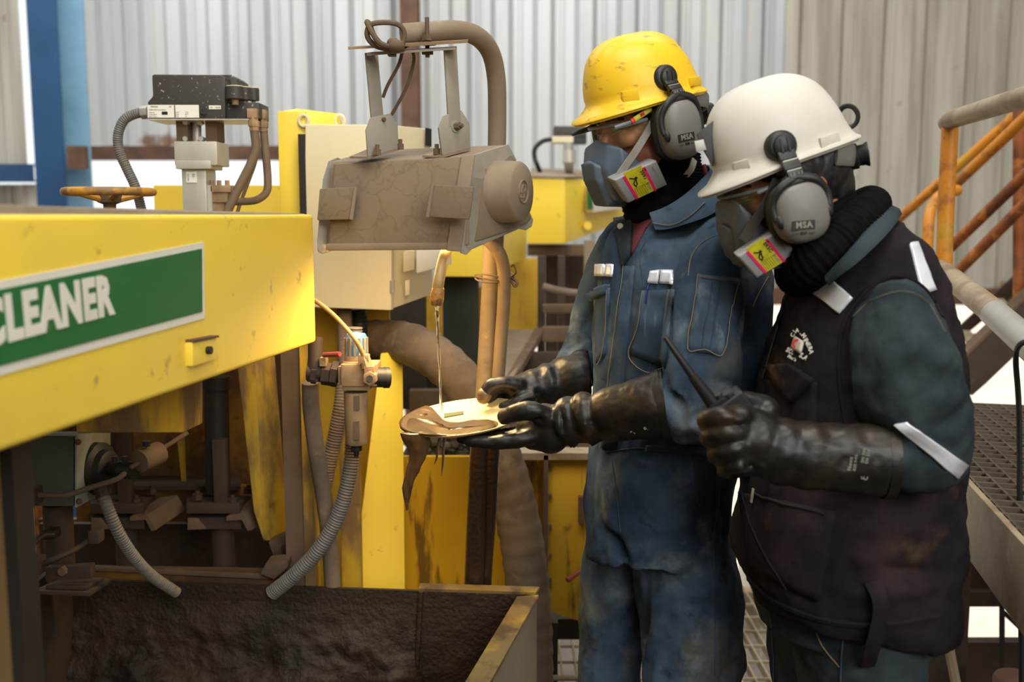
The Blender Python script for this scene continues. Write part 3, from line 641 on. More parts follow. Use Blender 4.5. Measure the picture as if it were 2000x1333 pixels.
# handwheel
YH = 2.25; c = P(213, 375, YH)
t = thing('handwheel', 'chipped orange valve handwheel standing above the yellow beam', 'handwheel', P(205, 420, YH))
MB().tube([c + V((S(80, YH) * cos(a), S(80, YH) * sin(a), 0)) for a in [2 * pi * k / 40 for k in range(40)]], S(8, YH), 10, closed=True).build('rim', M_wheel, t)
for k in range(5):
    a = .3 + 2 * pi * k / 5; MB().tube([c + V((S(78, YH) * cos(a), S(78, YH) * sin(a), 0)), c + V((S(18, YH) * cos(a), S(18, YH) * sin(a), -S(14, YH)))], [S(5, YH), S(7, YH)], 8).build('spoke', M_wheel, t)
MB().lathe(c, (0, 0, 1), [(-S(60, YH), S(10, YH)), (-S(24, YH), S(12, YH)), (-S(20, YH), S(22, YH)), (-S(6, YH), S(24, YH)), (-S(2, YH), S(14, YH))], 16).build('hub', M_brn, t)

# yellow bulkhead behind and yellow post with the cream cabinet
a = P(299, 362, 2.9); b_ = P(560, 362, 2.9); MB().box(((a.x + b_.x) / 2, 2.92, (a.z - 2.46) / 2), (b_.x - a.x, .04, a.z + 2.46)).build('yellow_bulkhead', M_yel, None, 'yellow bulkhead showing low behind the silver cylinder', 'bulkhead', bevel=.004)
MB().box((-.95, 2.2, za - .05), (.72, 1.3, .02)).build('shading_deck', M_brn, None, 'dusty deck plate added behind the top of the big yellow beam to shade the machinery', 'deck')  # hidden plate added so the mechanism beneath falls into shade
t = thing('yellow_post', 'yellow folded steel post holding the cream cabinet', 'post', P(590, 700, 2.62))
MB().bpx(553, 217, 596, 640, 2.56, .02).build('side_face', M_yel, t, bevel=.004)
MB().ppx([(553, 216, 2.56), (580, 212, 2.62), (662, 222, 2.72), (666, 245, 2.72), (596, 246, 2.56)], 2.56, (0, .02, 0)).build('top_flange', M_yel, t, bevel=.003)
for x, Y in ((593, 2.555), (664, 2.70)): MB().tube([P(x, 236, Y) + V((S(9, Y) * cos(a), 0, S(9, Y) * 1.2 * sin(a))) for a in [2 * pi * k / 16 for k in range(16)]], .004, 8, closed=True).build('eye_ring', M_cream, t)
YC = 2.52
t = thing('cabinet', 'cream electrical cabinet behind the hanging floodlight', 'cabinet', P(720, 608, YC))
MB().hexa([P(766, 604, YC + .02), P(846, 575, YC + .18), P(842, 252, YC + .18), P(760, 244, YC + .02), P(620, 604, YC + .03), P(620, 560, YC + .25), P(620, 252, YC + .25), P(600, 244, YC + .03)]).build('body', M_cream, t, bevel=.004)
dr = MB().hexa([P(594, 600, YC), P(764, 607, YC), P(768, 244, YC), P(596, 243, YC), P(596, 600, YC + .022), P(770, 605, YC + .022), P(772, 244, YC + .022), P(598, 243, YC + .022)]).build('door', M_cream, t, bevel=.005)
MB().bpx(590, 262, 595, 585, YC - .002, .03).build('door_gasket', M_dark, t)
MB().ppx([(834, 285, YC + .145), (843, 287, YC + .165), (843, 252, YC + .165), (834, 250, YC + .145)], YC, (-.004, -.006, 0)).build('vent', M_black, t)
MB().ppx([(790, 490, YC + .05), (812, 488, YC + .08), (812, 526, YC + .08), (790, 532, YC + .05)], YC, (.0, -.03, 0)).build('relay_box', M_cream, t, bevel=.003)
MB().ppx([(816, 488, YC + .09), (880, 470, YC + .16), (882, 516, YC + .16), (816, 533, YC + .09)], YC, (.0, -.04, 0)).build('side_box', M_white, t, bevel=.003)
MB().ppx([(792, 548, YC + .05), (801, 546, YC + .06), (801, 576, YC + .06), (792, 578, YC + .05)], YC, (.0, -.012, 0)).build('latch', M_cream, t, bevel=.002)
for y in (330, 470, 560): MB().cyl(P(766, y - 12, YC), P(766, y + 12, YC), .006, 8).build('hinge', M_galv, t)

# ------------------------------------------------------------------ floodlight on its bracket and the gooseneck pipe
t = thing('floodlight', 'dust-covered floodlight hanging open side down from the bent pipe', 'floodlight', P(800, 490, 2.05))
Lv = P(648, 312, 2.08) - P(927, 302, 1.96)
sec = [(921, 306, 1.965), (993, 283, 2.09), (1008, 312, 2.12), (1040, 428, 2.16), (1030, 438, 2.15), (913, 482, 1.94)]
MB().prism([P(*p) for p in sec], Lv).build('housing', M_dust, t, bevel=.006, seg=3)
MB().prism([P(*p) for p in [(927, 302, 1.963), (993, 282, 2.085), (1008, 310, 2.12), (1034, 412, 2.155), (1042, 430, 2.165), (1039, 443, 2.16), (1028, 450, 2.15), (1015, 447, 2.13), (921, 488, 1.945), (912, 498, 1.94), (902, 495, 1.938), (899, 478, 1.938)]], Lv * .012).build('end_plate', M_gdust, t, bevel=.004, seg=3)
MB().prism([P(*p) for p in [(641, 314, 2.07), (660, 306, 2.10), (640, 470, 2.07), (640, 490, 2.06), (630, 497, 2.055), (620, 492, 2.055), (619, 470, 2.05), (630, 350, 2.06)]], V((-.006, .12, 0))).build('end_plate', M_gdust, t, bevel=.004, seg=3)
MB().hexa([P(652, 320, 2.045), P(905, 306, 1.952), P(872, 486, 1.93), P(640, 489, 2.035), P(652, 320, 2.075), P(905, 306, 1.98), P(872, 486, 1.95), P(640, 489, 2.06)]).build('front_cover', M_dustc, t, bevel=.005)
MB().hexa([P(901, 305, 1.945), P(928, 302, 1.945), P(900, 492, 1.925), P(871, 490, 1.925), P(901, 305, 1.98), P(928, 302, 1.98), P(900, 492, 1.95), P(871, 490, 1.95)]).build('cover_strip', M_dust, t, bevel=.003)
MB().hexa([P(637, 476, 2.03), P(880, 474, 1.926), P(880, 488, 1.926), P(636, 490, 2.03), P(637, 476, 2.05), P(880, 474, 1.95), P(880, 488, 1.95), P(636, 490, 2.05)]).build('cover_lip', M_dust, t, bevel=.003)
for q, Y in (([(624, 369), (695, 365), (686, 429), (619, 431)], 2.03), ([(845, 361), (926, 365), (917, 429), (835, 424)], 1.915)):
    a = [P(x, y, Y + (-.03 if i in (1, 2) else .0)) for i, (x, y) in enumerate(q)]
    cl = MB().hexa(a + [p + V((0, .012, 0)) for p in a]).build('clip', M_dustc, t, bevel=.003)
    e0, e1 = (a[1], a[2]) if Y > 2 else (a[0], a[3])
    MB().tube([e0, e1], .004, 8).build('clip_curl', M_dust, cl)
capd = (V((1, 0, 0)) * cos(.42) - V((0, 1, 0)) * sin(.42)).normalized(); cc = P(958, 375, 2.06)
cp = MB().lathe(cc, capd, [(-.01, .067), (0, .066), (.006, .062), (.064, .059), (.070, .054), (.071, .0)], 36).build('end_cap', M_dust, t, smooth=50)
ec = cc + capd * .0715
fr = frame(ec, V((0, 0, 1)).cross(capd), (0, 0, 1))
MB().tube([fr @ V((.022 * cos(a), .022 * sin(a), 0)) for a in [2 * pi * k / 28 for k in range(28)]], .0018, 6, closed=True).build('emblem_ring', M_dust, cp)
em = MB()
for (a, b) in (((-.010, -.012), (-.010, .012)), ((-.010, .003), (.0, .013)), ((-.014, -.002), (.0, -.002)), ((.0, -.013), (.012, .012)), ((.004, .012), (.012, .012)), ((.002, .0), (.013, .0))): em.bar(fr @ V((*a, 0)), fr @ V((*b, 0)), .0028, .003)
em.build('emblem', M_dust, cp)
# bolts, ears, U bracket
for (x, y, Y) in ((737, 297, 2.0), (782, 286, 2.06), (853, 296, 1.99)):
    c = P(x, y, Y); MB().hexnut(c - V((0, 0, .006)), (0, 0, 1), .0075, .011).cyl(c, c + V((0, 0, .014)), .004, 8).build('bolt', M_brn, t)
for q, Y0, Y1 in (([(719, 306), (715, 255), (724, 230), (763, 221), (777, 243), (779, 290)], 2.0, 2.06), ([(864, 304), (857, 250), (867, 226), (901, 215), (917, 240), (919, 290)], 1.97, 2.05)):
    x0 = q[0][0]; pl = [P(x, y, Y0 + (Y1 - Y0) * (x - x0) / 62.) for x, y in q]
    er = MB().prism(pl, V((-.003, .007, 0))).build('ear_plate', M_gdust, t, bevel=.0015)
    foot = [pl[0], pl[-1], pl[-1] + V((-.06, .02, .002)), pl[0] + V((-.04, .03, .002))]
    MB().prism(foot, (0, 0, -.004)).build('ear_foot', M_dust, er)
ub = MB()
La = [P(728, 100, 2.02), P(768, 224, 2.03)]
for (xt, yt, xb, yb, Y) in ((726, 103, 738, 236, 2.02), (880, 92, 889, 248, 1.985)):
    tp = [P(xt - 12, yt, Y), P(xt + 12, yt - 1, Y + .03)]; bt = [P(xb - 12, yb, Y), P(xb + 12, yb - 2, Y + .03)]
    q = [tp[0], tp[1], bt[1], bt[0]]; lg = MB().hexa(q + [p + V((-.003, .005, 0)) for p in q]).build('bracket_arm', M_gdust, t, bevel=.0015)
    ce = (bt[0] + bt[1]) / 2; ax = (bt[1] - bt[0]).cross(tp[0] - bt[0]).normalized(); ax = ax if ax.y < 0 else -ax
    MB().cyl(ce - ax * .004, ce + ax * .001, .0115, 18).build('arm_end', M_galv, lg)
    MB().hexnut(ce, ax, .0075, .012).cyl(ce, ce + ax * .018, .004, 8).build('pivot_bolt', M_brn, t)
MB().hexa([P(716, 103, 2.0), P(890, 92, 1.965), P(890, 97, 1.965), P(716, 109, 2.0), P(728, 101, 2.04), P(892, 90, 2.0), P(892, 95, 2.0), P(728, 107, 2.04)]).build('bracket_bridge', M_gdust, t, bevel=.001)
MB().hexa([P(640, 488, 2.05), P(872, 486, 1.95), P(1010, 440, 2.12), P(700, 470, 2.25), P(640, 486, 2.05), P(872, 484, 1.95), P(1010, 438, 2.12), P(700, 468, 2.25)]).build('lamp_glass', M_lamp, t)
l = light('floodlight_lamp', 'AREA', P(835, 492, 2.05) + V((0, 0, -.012)), P(800, 900, 1.92), 3.0, (1.0, .69, .34), shape='RECTANGLE', size=.22, size_y=.10)
l.data.spread = radians(130)
l.parent = t; l.location = V(l.location) - ORG[t]
MB().hexa([P(680, 92, 2.0), P(914, 78, 1.955), P(914, 84, 1.955), P(680, 97, 2.0), P(680, 91, 2.03), P(914, 77, 1.985), P(914, 83, 1.985), P(680, 96, 2.03)]).build('clamp_strip', M_wood, None, 'thin weathered strip clamped between the bent pipe and the floodlight bracket', 'strip')
t2 = thing('gooseneck_pipe', 'tall dusty bent pipe carrying the floodlight', 'pipe', P(935, 1160, 2.22))
gp = smooth_path([P(786, 66, 2.02), P(840, 62, 2.04), P(892, 60, 2.07), P(930, 70, 2.10), P(957, 100, 2.14), P(969, 150, 2.17), P(971, 220, 2.19), P(970, 300, 2.2), P(966, 420, 2.2)], 8)
pm = MB(); pm.tube(gp, S(18.5, 2.1), 18, caps=False); pm.tube([P(812, 64, 2.03), P(786, 66, 2.02), P(786.5, 66, 2.02), P(812, 64, 2.03)], [S(18.5, 2.1), S(18.5, 2.1), S(15.5, 2.1), S(15.5, 2.1)], 18, caps=False)
pm.build('bent_tube', M_dust, t2)
MB().tube([P(966, 410, 2.2), P(961, 560, 2.2), P(948, 780, 2.2)], S(20, 2.2), 16).build('upright', M_ghose if 0 else mat('warm_dusty_pipe', rgb(126, 108, 80), .7, 0, [(rgb(98, 80, 58), 9, .45, .7, .8), (rgb(162, 136, 100), 26, .58, .74, .6)], (60, .15)), t2)
MB().tube([P(948, 780, 2.2), P(938, 900, 2.225), P(931, 1040, 2.25), P(926, 1172, 2.275), P(924, 1240, 2.28)], S(22, 2.2), 16).build('wet_foot', M_wetp, t2)
bl = MB(); c = P(833, 60, 2.0); bl.cyl(P(834, 34, 2.0), P(835, 112, 2.0), .0042, 10); bl.hexnut(P(834, 80, 2.0), (0, 0, 1), .010, .012); bl.hexnut(P(835, 106, 2.0), (0, 0, 1), .012, .008); bl.cyl(P(834, 84, 2.0), P(834, 87, 2.0), .018, 16)
bl.build('clamp_bolt', M_brn, t2)
MB().bpx(757, 100, 772, 108, 2.0, .02).build('clamp_nut', M_brn, t2)
# cable knot on the pipe end
kn = [(790, 95, 1.985), (765, 96, 1.98), (735, 90, 1.975), (718, 72, 1.97), (722, 50, 1.965), (745, 44, 1.965), (775, 47, 1.97), (789, 62, 1.975), (786, 84, 1.975), (768, 92, 1.965), (742, 84, 1.96), (728, 66, 1.96), (717, 44, 1.965), (722, 48, 1.97), (732, 72, 1.975), (752, 90, 1.985), (780, 94, 1.99), (800, 84, 2.03)]
MB().tube(smooth_path([P(*p) for p in kn], 8), S(5.2, 2), 8).build('cable_loop', M_brn, None, 'dusty cable knotted in a loop at the open end of the bent pipe', 'cable')
MB().ell(P(774, 90, 1.965), (.016, .012, .012)).ell(P(768, 84, 1.97), (.012, .012, .010)).build('tape_knot', M_brn, None, 'lump of dusty tape around the cable loop', 'tape')
for pts, lbl in (([(786, 100, 2.03), (778, 128, 2.04), (758, 165, 2.05), (748, 190, 2.06)], 'short dusty wire hanging behind the left bracket arm'), ([(806, 98, 2.03), (808, 120, 2.04), (796, 165, 2.05), (776, 205, 2.06), (760, 232, 2.07)], 'longer dusty wire curving down to the floodlight ear')):
    MB().tube(smooth_path([P(*p) for p in pts], 8), S(3.4, 2), 8).build('lamp_wire', M_brn, None, lbl, 'wire')
hose('lamp_conduit', 'tan conduit curving out of the floodlight and down the pipe', [(940, 462, 2.14), (958, 474, 2.13), (976, 496, 2.13), (984, 530, 2.14), (984, 590, 2.15), (979, 660, 2.16), (972, 760, 2.17), (970, 800, 2.175)], S(13, 2.15), mat('warm_dusty_conduit', rgb(122, 102, 74), .65, 0, [(rgb(116, 88, 56), 11, .45, .68, .85), (rgb(60, 42, 28), 30, .60, .74, .7)], (60, .15)), 'conduit')
lc_ = bpy.data.objects['lamp_conduit']; MB().tube(smooth_path([P(970, 796, 2.175), P(965, 870, 2.20), P(958, 1000, 2.24), (P(949, 1120, 2.27)), P(946, 1240, 2.28)], 5), S(13.5, 2.2), 10).build('wet_end', M_wetp, lc_)
tw = MB(); 
for k, yy in enumerate((538, 543, 547)):
    c = P(966, yy, 2.17); tw.tube([c + V((S(38, 2.17) * cos(a), .035 * sin(a), .004 * sin(2 * a + k))) for a in [2 * pi * i / 24 for i in range(24)]], .0018, 5, closed=True)
tw.tube(smooth_path([P(1000, 541, 2.15), P(1008, 532, 2.14), P(1003, 518, 2.14), P(998, 522, 2.14)], 6), .0016, 5)
tw.tube(smooth_path([P(1000, 544, 2.15), P(1010, 552, 2.14), P(1006, 560, 2.14), P(998, 548, 2.14)], 6), .003, 5)
tw.build('tie_wire', M_brn, None, 'twisted wire tying the conduit to the pipe', 'wire')
# water hose and water
YWt = 1.93
t = thing('water_hose', 'lamp-lit tan water hose with a taped tip above the plate', 'hose', P(853, 596, YWt))
MB().tube(smooth_path([P(900, 440, 2.12), P(886, 468, 2.04), P(872, 490, 1.98), P(864, 515, 1.95), P(858, 545, YWt), P(855, 565, YWt)], 6), [S(11, 1.95)] * 31, 14).build('tube', M_ghose, t)
tp = MB(); pts = [P(856, 562, YWt), P(855.5, 567, YWt), P(854, 575, YWt), P(853, 588, YWt), P(852.5, 597, YWt)]
tp.tube(smooth_path(pts, 5), smooth_vals([S(11.5, 1.93), S(12.5, 1.93), S(13.5, 1.93), S(13.5, 1.93), S(11, 1.93)], 5), 14); tip = tp.build('taped_tip', M_sedge, t)
wt = smooth_path([P(852.5, 594, YWt), P(854, 622, YWt), P(857, 680, YWt), P(860, 740, YWt), P(861.5, 806, YWt)], 8)
MB().tube(wt, [S(5.2 - 2.6 * min(1, i / 14) + .5 * sin(i * 1.1), YWt) for i in range(len(wt))], 12).build('water_stream', M_water, None, 'thin clear water stream falling from the hose onto the plate', 'water')
# ------------------------------------------------------------------ air filter regulator
YA = 2.12
t = thing('filter_regulator', 'dusty air filter regulator with a blue cap beside the yellow beam', 'regulator', P(695, 880, YA))
c = P(695, 700, YA)
cap = MB().lathe(P(696, 676, YA), (0, 0, 1), [(-S(22, YA), S(21, YA)), (-S(20, YA), S(22, YA)), (S(18, YA), S(21, YA)), (S(24, YA), S(18, YA)), (S(27, YA), S(6, YA))], 28).build('blue_cap', M_bluep, t)
for k in range(14):
    a = 2 * pi * (k + .5) / 14; d = V((cos(a), sin(a), 0)) * S(21.6, YA); p = P(696, 676, YA) + d
    MB().bar(p + V((0, 0, -S(20, YA))), p + V((0, 0, S(17, YA))), .0042, .0035, up=d).build('cap_rib', M_brass, cap)
MB().lathe(P(696, 704, YA), (0, 0, 1), [(-S(10, YA), S(27, YA)), (-S(2, YA), S(27, YA)), (0, S(24, YA)), (S(10, YA), S(23, YA))], 24).build('collar', M_brass, t)
MB().bpx(666, 712, 736, 756, YA - .035, .07).bpx(660, 716, 668, 752, YA - .025, .05).build('body', M_brass, t, bevel=.004)
MB().bpx(668, 754, 722, 764, YA - .03, .06).build('bowl_collar', M_brass, t, bevel=.003)
bowl = MB().lathe(P(696, 820, YA), (0, 0, 1), [(-S(52, YA), S(8, YA)), (-S(50, YA), S(20, YA)), (-S(46, YA), S(22, YA)), (S(50, YA), S(24, YA)), (S(56, YA), S(24, YA))], 24).build('filter_bowl', M_brass, t)
for y0, y1 in ((774, 802), (824, 860)): MB().bpx(691, y0, 701, y1, YA - .0275, .01).build('sight_window', M_brn, bowl)
MB().tube([P(696, 872, YA), P(696, 880, YA), P(696, 880, YA), P(696, 892, YA)], [.012, .012, .006, .005], 12).build('drain', M_dark, t)
MB().cyl(P(728, 737, YA - .02), P(757, 738, YA - .005), S(20, YA), 22).cyl(P(750, 738, YA - .008), P(759, 738, YA - .004), S(21, YA), 22).build('gauge', M_black, t, smooth=35)
e = MB(); e.hexnut(P(722, 740, YA - .06), (0, 1, 0), S(14, YA), .03); e.box(P(722, 725, YA - .045), (.02, .02, .022)); e.tube([P(718, 720, YA - .045), P(713, 700, YA - .04)], S(11, YA), 6); e.box(P(711, 701, YA - .04), (.022, .022, .018)); e.build('push_fitting', M_brass, t, bevel=.0015)
MB().cyl(P(722, 740, YA - .068), P(722, 740, YA - .058), S(7, YA), 6).build('fitting_bolt', M_dark, t)
pv = MB(); pv.tube([P(600, 728, YA), P(662, 732, YA)], S(16, YA), 14)
for x0, x1, r in ((610, 620, 20), (630, 646, 23), (648, 660, 26)): pv.tube([P(x0, 730, YA), P(x1, 732, YA)], S(r, YA), 6)
pv.build('inlet_pipe', M_brnd, t)
MB().tube([P(614, 745, YA), P(614, 722, YA), P(616, 700, YA + .01), P(616, 660, YA + .02)], S(15, YA), 12).build('riser_pipe', M_brnd, t)
MB().tube([P(632, 694, YA - .02), P(664, 692, YA - .05)], S(5, YA), 8).build('red_lever', M_redp, t)
MB().bpx(624, 700, 636, 716, YA - .02, .03).build('valve_stem', M_brass, t)
hose('air_tube', 'thin tan tube arching from the beam end to the regulator fitting', [(606, 584, YA - .02), (622, 592, YA - .02), (654, 618, YA - .03), (688, 656, YA - .05), (703, 680, YA - .05), (712, 702, YA - .045)], S(4.5, YA), M_ghose, 'tube')
hose('flexible_conduit', 'silver ribbed conduit sweeping from under the regulator down behind the trough', [(693, 640, 2.2), (691, 760, 2.2), (688, 880, 2.18), (678, 950, 2.17), (655, 1020, 2.17), (618, 1080, 2.17), (575, 1124, 2.18), (530, 1160, 2.2)], S(15, 2.17), M_cond, 'conduit', (.0011, .0062), 14)
hose('black_conduit', 'black ribbed conduit dropping from the left of the cabinet bottom', [(672, 604, 2.6), (674, 700, 2.5), (668, 780, 2.45), (655, 850, 2.44), (636, 940, 2.44), (618, 1040, 2.44), (606, 1180, 2.44)], S(15, 2.4), M_hose, 'conduit', (.0012, .007), 12)
hose('black_conduit', 'black ribbed conduit under the right of the cabinet bottom', [(700, 604, 2.62), (702, 640, 2.62), (698, 720, 2.62), (690, 860, 2.62)], S(16, 2.6), M_black, 'conduit', (.0012, .009), 12)
hose('drain_hose', 'smooth dusty hose hanging from the regulator inlet pipe', [(606, 748, 2.16), (608, 800, 2.17), (618, 880, 2.18), (634, 980, 2.2), (644, 1060, 2.21), (650, 1150, 2.22)], S(17, 2.17), M_hose, 'hose')
# large suction hose
bh = smooth_path([P(690, 668, 2.75), P(735, 665, 2.68), P(800, 672, 2.6), P(860, 705, 2.52), (P(905, 752, 2.47)), P(948, 830, 2.44), P(985, 920, 2.43), P(1010, 1010, 2.43), P(1026, 1110, 2.43), P(1036, 1220, 2.43), P(1040, 1400, 2.43)], 8)
a, b = ribs(bh, S(43, 2.5), .0018, .045)
MB().tube(a, b, 24).build('suction_hose', M_hose, None, 'thick dusty ribbed suction hose arching down behind the pipe', 'hose')

# ------------------------------------------------------------------ yellow tank panels and frame behind the trough
t = thing('flotation_tank', 'yellow flotation tank with stained panels behind the hoses', 'tank', P(800, 1200, 2.7))
MB().hexa([P(676, 1250, 2.5), P(792, 1250, 2.5), P(786, 686, 2.62), P(744, 690, 2.56), P(676, 1250, 2.6), P(792, 1250, 2.6), P(786, 686, 2.68), P(744, 690, 2.66)]).build('wedge_panel', M_yel, t, bevel=.004)
MB().bpx(596, 600, 760, 1300, 2.70, .02).build('rear_panel', M_yeld, t)
MB().bpx(792, 893, 1066, 1400, 2.68, .02).build('middle_panel', mat('streaked_yellow_panel', rgb(214, 170, 26), .5, 0, [(rgb(176, 128, 22), 3, .42, .8, .7), (rgb(96, 66, 26), 16, .53, .63, .85, (1, 1, .16))], (30, .08)), t)
MB().bpx(670, 830, 700, 1250, 2.475, .03).build('edge_strip', M_yelf, t, bevel=.003)
MB().bpx(812, 846, 1180, 893, 3.05, .4).build('lip', M_brn, t)
gv = MB(); 
for k in range(220):
    x = random.uniform(800, 960); y = random.uniform(846, 892); gv.ell(P(x, y, random.uniform(2.76, 3.0)), (random.uniform(.012, .024), .014, random.uniform(.010, .018)), n=6, m=4)
gv.build('ore_gravel', M_gravel, None, 'grey wet ore lumps piled behind the plate', 'ore', None, 'stuff')
t = thing('yellow_cover', 'yellow bolted side cover left of the standing mans legs', 'cover', P(1105, 1215, 2.62))
MB().ppx([(1066, 897), (1150, 897), (1150, 1206), (1128, 1213), (1100, 1206), (1070, 1192)], 2.62, .03).build('panel', M_yeld, t, bevel=.003)
MB().bpx(1060, 890, 1071, 1400, 2.60, .05).build('angle', M_brn, t); MB().bpx(1010, 886, 1160, 899, 2.60, .07).build('top_trim', M_grail, t)
for y in (910, 968, 1028, 1085, 1132, 1142): MB().cyl(P(1075, y, 2.612), P(1075, y, 2.625), .0045, 8).build('rivet', M_brn, t)
MB().bpx(1130, 972, 1142, 1024, 2.60, .04).build('bracket', M_rust, t)
MB().tube([P(1108, 1134, 2.56), P(1140, 1112, 2.60)], S(5, 2.6), 8).build('red_handle', M_redp, t)
MB().bpx(1062, 1218, 1090, 1420, 2.64, .06).build('leg', M_brnd, t)
MB().bpx(1080, 1210, 1200, 1250, 2.75, .3).build('dark_sump', M_dark, t)
MB().tube([P(1060, 1325, 2.55), P(1170, 1325, 2.6)], .008, 8).build('low_rod', M_grail, None, 'thin grey rod low left of the standing mans legs', 'rod')

# lower left mechanism under the beam
t = thing('inclined_strut', 'leaning yellow folded strut under the beam end', 'strut', P(520, 1100, 2.38))
MB().hexa([P(496, 1000, 2.36), P(516, 1060, 2.36), P(498, 690, 2.36), P(462, 700, 2.36), P(496, 1000, 2.38), P(516, 1060, 2.38), P(498, 690, 2.38), P(462, 700, 2.38)]).build('face', M_yelf, t, bevel=.003)
MB().hexa([P(516, 1056, 2.362), P(566, 1060, 2.42), P(536, 690, 2.42), P(484, 690, 2.362), P(516, 1056, 2.38), P(566, 1060, 2.44), P(536, 690, 2.44), P(484, 690, 2.38)]).build('side', M_yelf, t, bevel=.003)
MB().ppx([(524, 1060), (566, 1040), (574, 1088), (534, 1088)], 2.34, .04).build('foot_lug', M_brn, t, bevel=.003); MB().hexnut(P(556, 1074, 2.33), (0, 1, 0), .01, .02).build('foot_bolt', M_brnd, t)
t = thing('angle_post', 'upright brown angle iron with chipped yellow edge left of the regulator', 'post', P(582, 1150, 2.3))
MB().bpx(561, 672, 598, 1160, 2.26, .012).build('web', M_brn, t); MB().bpx(597, 672, 605, 1160, 2.255, .06).build('flange', M_yelf, t)
t = thing('tank_rail', 'dusty horizontal flat rail above the trough back', 'rail', P(380, 1140, 2.3))
MB().hexa([P(180, 1116, 2.24), P(532, 1133, 2.24), P(532, 1122, 2.24), P(180, 1108, 2.24), P(180, 1116, 2.34), P(545, 1116, 2.34), P(545, 1110, 2.34), P(180, 1104, 2.34)]).build('flat', M_brn, t, bevel=.002)
MB().bpx(180, 1117, 545, 1150, 2.25, .02).build('yellow_skirt', M_rustyel, t)
MB().ppx([(508, 1122), (520, 1100), (562, 1096), (562, 1110), (535, 1133)], 2.22, .05).build('notch_plate', M_brn, t, bevel=.002)
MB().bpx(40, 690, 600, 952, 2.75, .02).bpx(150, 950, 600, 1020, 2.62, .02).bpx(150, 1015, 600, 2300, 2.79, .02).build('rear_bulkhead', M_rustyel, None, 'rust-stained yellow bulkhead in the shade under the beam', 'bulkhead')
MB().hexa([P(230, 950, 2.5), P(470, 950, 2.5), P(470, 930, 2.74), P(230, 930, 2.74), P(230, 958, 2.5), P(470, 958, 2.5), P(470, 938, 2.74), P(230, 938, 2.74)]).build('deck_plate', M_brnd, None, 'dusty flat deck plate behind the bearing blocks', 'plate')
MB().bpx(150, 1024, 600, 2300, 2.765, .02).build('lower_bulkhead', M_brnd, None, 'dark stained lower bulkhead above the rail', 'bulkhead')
MB().ppx([(346, 858), (358, 852), (362, 952), (356, 954)], 2.6, .01).build('thin_gusset', M_yelf, None, 'thin yellow gusset fin under the beam', 'fin')
for (x, lbl) in ((426, 'dark vertical shaft with a square bearing block nearer the leaning strut'), (238, 'dark vertical shaft with a square bearing block behind the grey green box')):
    Y = 2.45; t = thing('shaft', lbl, 'shaft', P(x, 1120, Y))
    m = M_gbox if x > 400 else M_brn
    MB().tube([P(x - 4, 740, Y), P(x, 960, Y)], S(24, Y), 18).build('upper_shaft', M_dark if x > 400 else M_brnd, t)
    MB().tube([P(x - 4, 735, Y), P(x - 4, 760, Y)], S(27, Y), 18).build('collar', M_dark, t)
    MB().tube([P(x + 8, 1000, Y), V((P(x + 8, 1125, Y).x, Y, -2.43))], S(22, Y), 16).build('lower_shaft', M_brnd, t)
    MB().bpx(x - 8, 860, x + 14, 985, Y - .05, .02).build('key_bar', M_brnd, t, bevel=.002)
    MB().hexa([P(x - 62, 1004, Y - .06), P(x + 42, 1004, Y - .06), P(x + 42, 984, Y - .06), P(x - 62, 984, Y - .06), P(x - 60, 1000, Y + .06), P(x + 66, 1000, Y + .06), P(x + 66, 968, Y + .06), P(x - 60, 968, Y + .06)]).build('bearing_block', M_brnd, t, bevel=.002)
    MB().hexa([P(x - 60, 1012, Y - .07), P(x - 40, 1012, Y - .07), P(x - 22, 1034, Y - .07), P(x - 60, 1036, Y - .07), P(x - 60, 1012, Y + .02), P(x - 40, 1012, Y + .02), P(x - 22, 1034, Y + .02), P(x - 60, 1036, Y + .02)]).build('bed_angle', M_brn, t, bevel=.002)
    MB().ppx([(x + 16, 1010), (x + 50, 1006), (x + 66, 1036), (x + 58, 1038), (x + 46, 1016), (x + 16, 1018)], Y - .07, (.04, .10, .02)).build('bed_angle', M_brn, t)
    MB().bpx(x - 60, 1012, x + 44, 1034, Y - .05, .08).build('bed', M_brnd, t)
    for bx, by, bd_ in ((-40, 968, -.03), (28, 976, -.04), (60, 956, .04)):
        MB().hexnut(P(x + bx, by + 8, Y + bd_), (0, 0, 1), .013, .014).cyl(P(x + bx, by + 8, Y + bd_), P(x + bx, by - 8, Y + bd_), .006, 8).build('bolt', M_brnd, t)
YJ = 1.95
t = thing('junction_box', 'grey green control box with a round black bearing under the beam', 'control box', P(110, 1000, YJ))
MB().hexa([P(38, 990, YJ), P(144, 990, YJ), P(144, 852, YJ), P(38, 850, YJ), P(50, 968, YJ + .2), P(213, 952, YJ + .2), P(213, 843, YJ + .2), P(50, 843, YJ + .2)]).build('enclosure', M_gbox, t, bevel=.004)
MB().hexa([P(146, 992, YJ - .003), P(150, 992, YJ - .003), P(150, 850, YJ - .003), P(146, 850, YJ - .003), P(213, 955, YJ + .2), P(216, 955, YJ + .2), P(216, 842, YJ + .2), P(213, 842, YJ + .2)]).build('side_cover', M_gbox2, t, bevel=.001)
for x, y, Y in ((151, 864, YJ), (153, 980, YJ), (207, 846, YJ + .19)): MB().cyl(P(x, y, Y), P(x + 3, y, Y - .002), .006, 10).build('cover_screw', M_rust, t)
MB().hexa([P(170, 958, YJ + .06), P(186, 972, YJ + .06), P(204, 940, YJ + .14), P(196, 872, YJ + .14), P(182, 868, YJ + .06), P(172, 900, YJ + .05), P(186, 930, YJ + .1), P(190, 900, YJ + .1)]).build('bearing_flange', M_black, t, bevel=.004)
bc = P(188, 914, YJ + .09); bx = V((1, -.25, 0)).normalized()
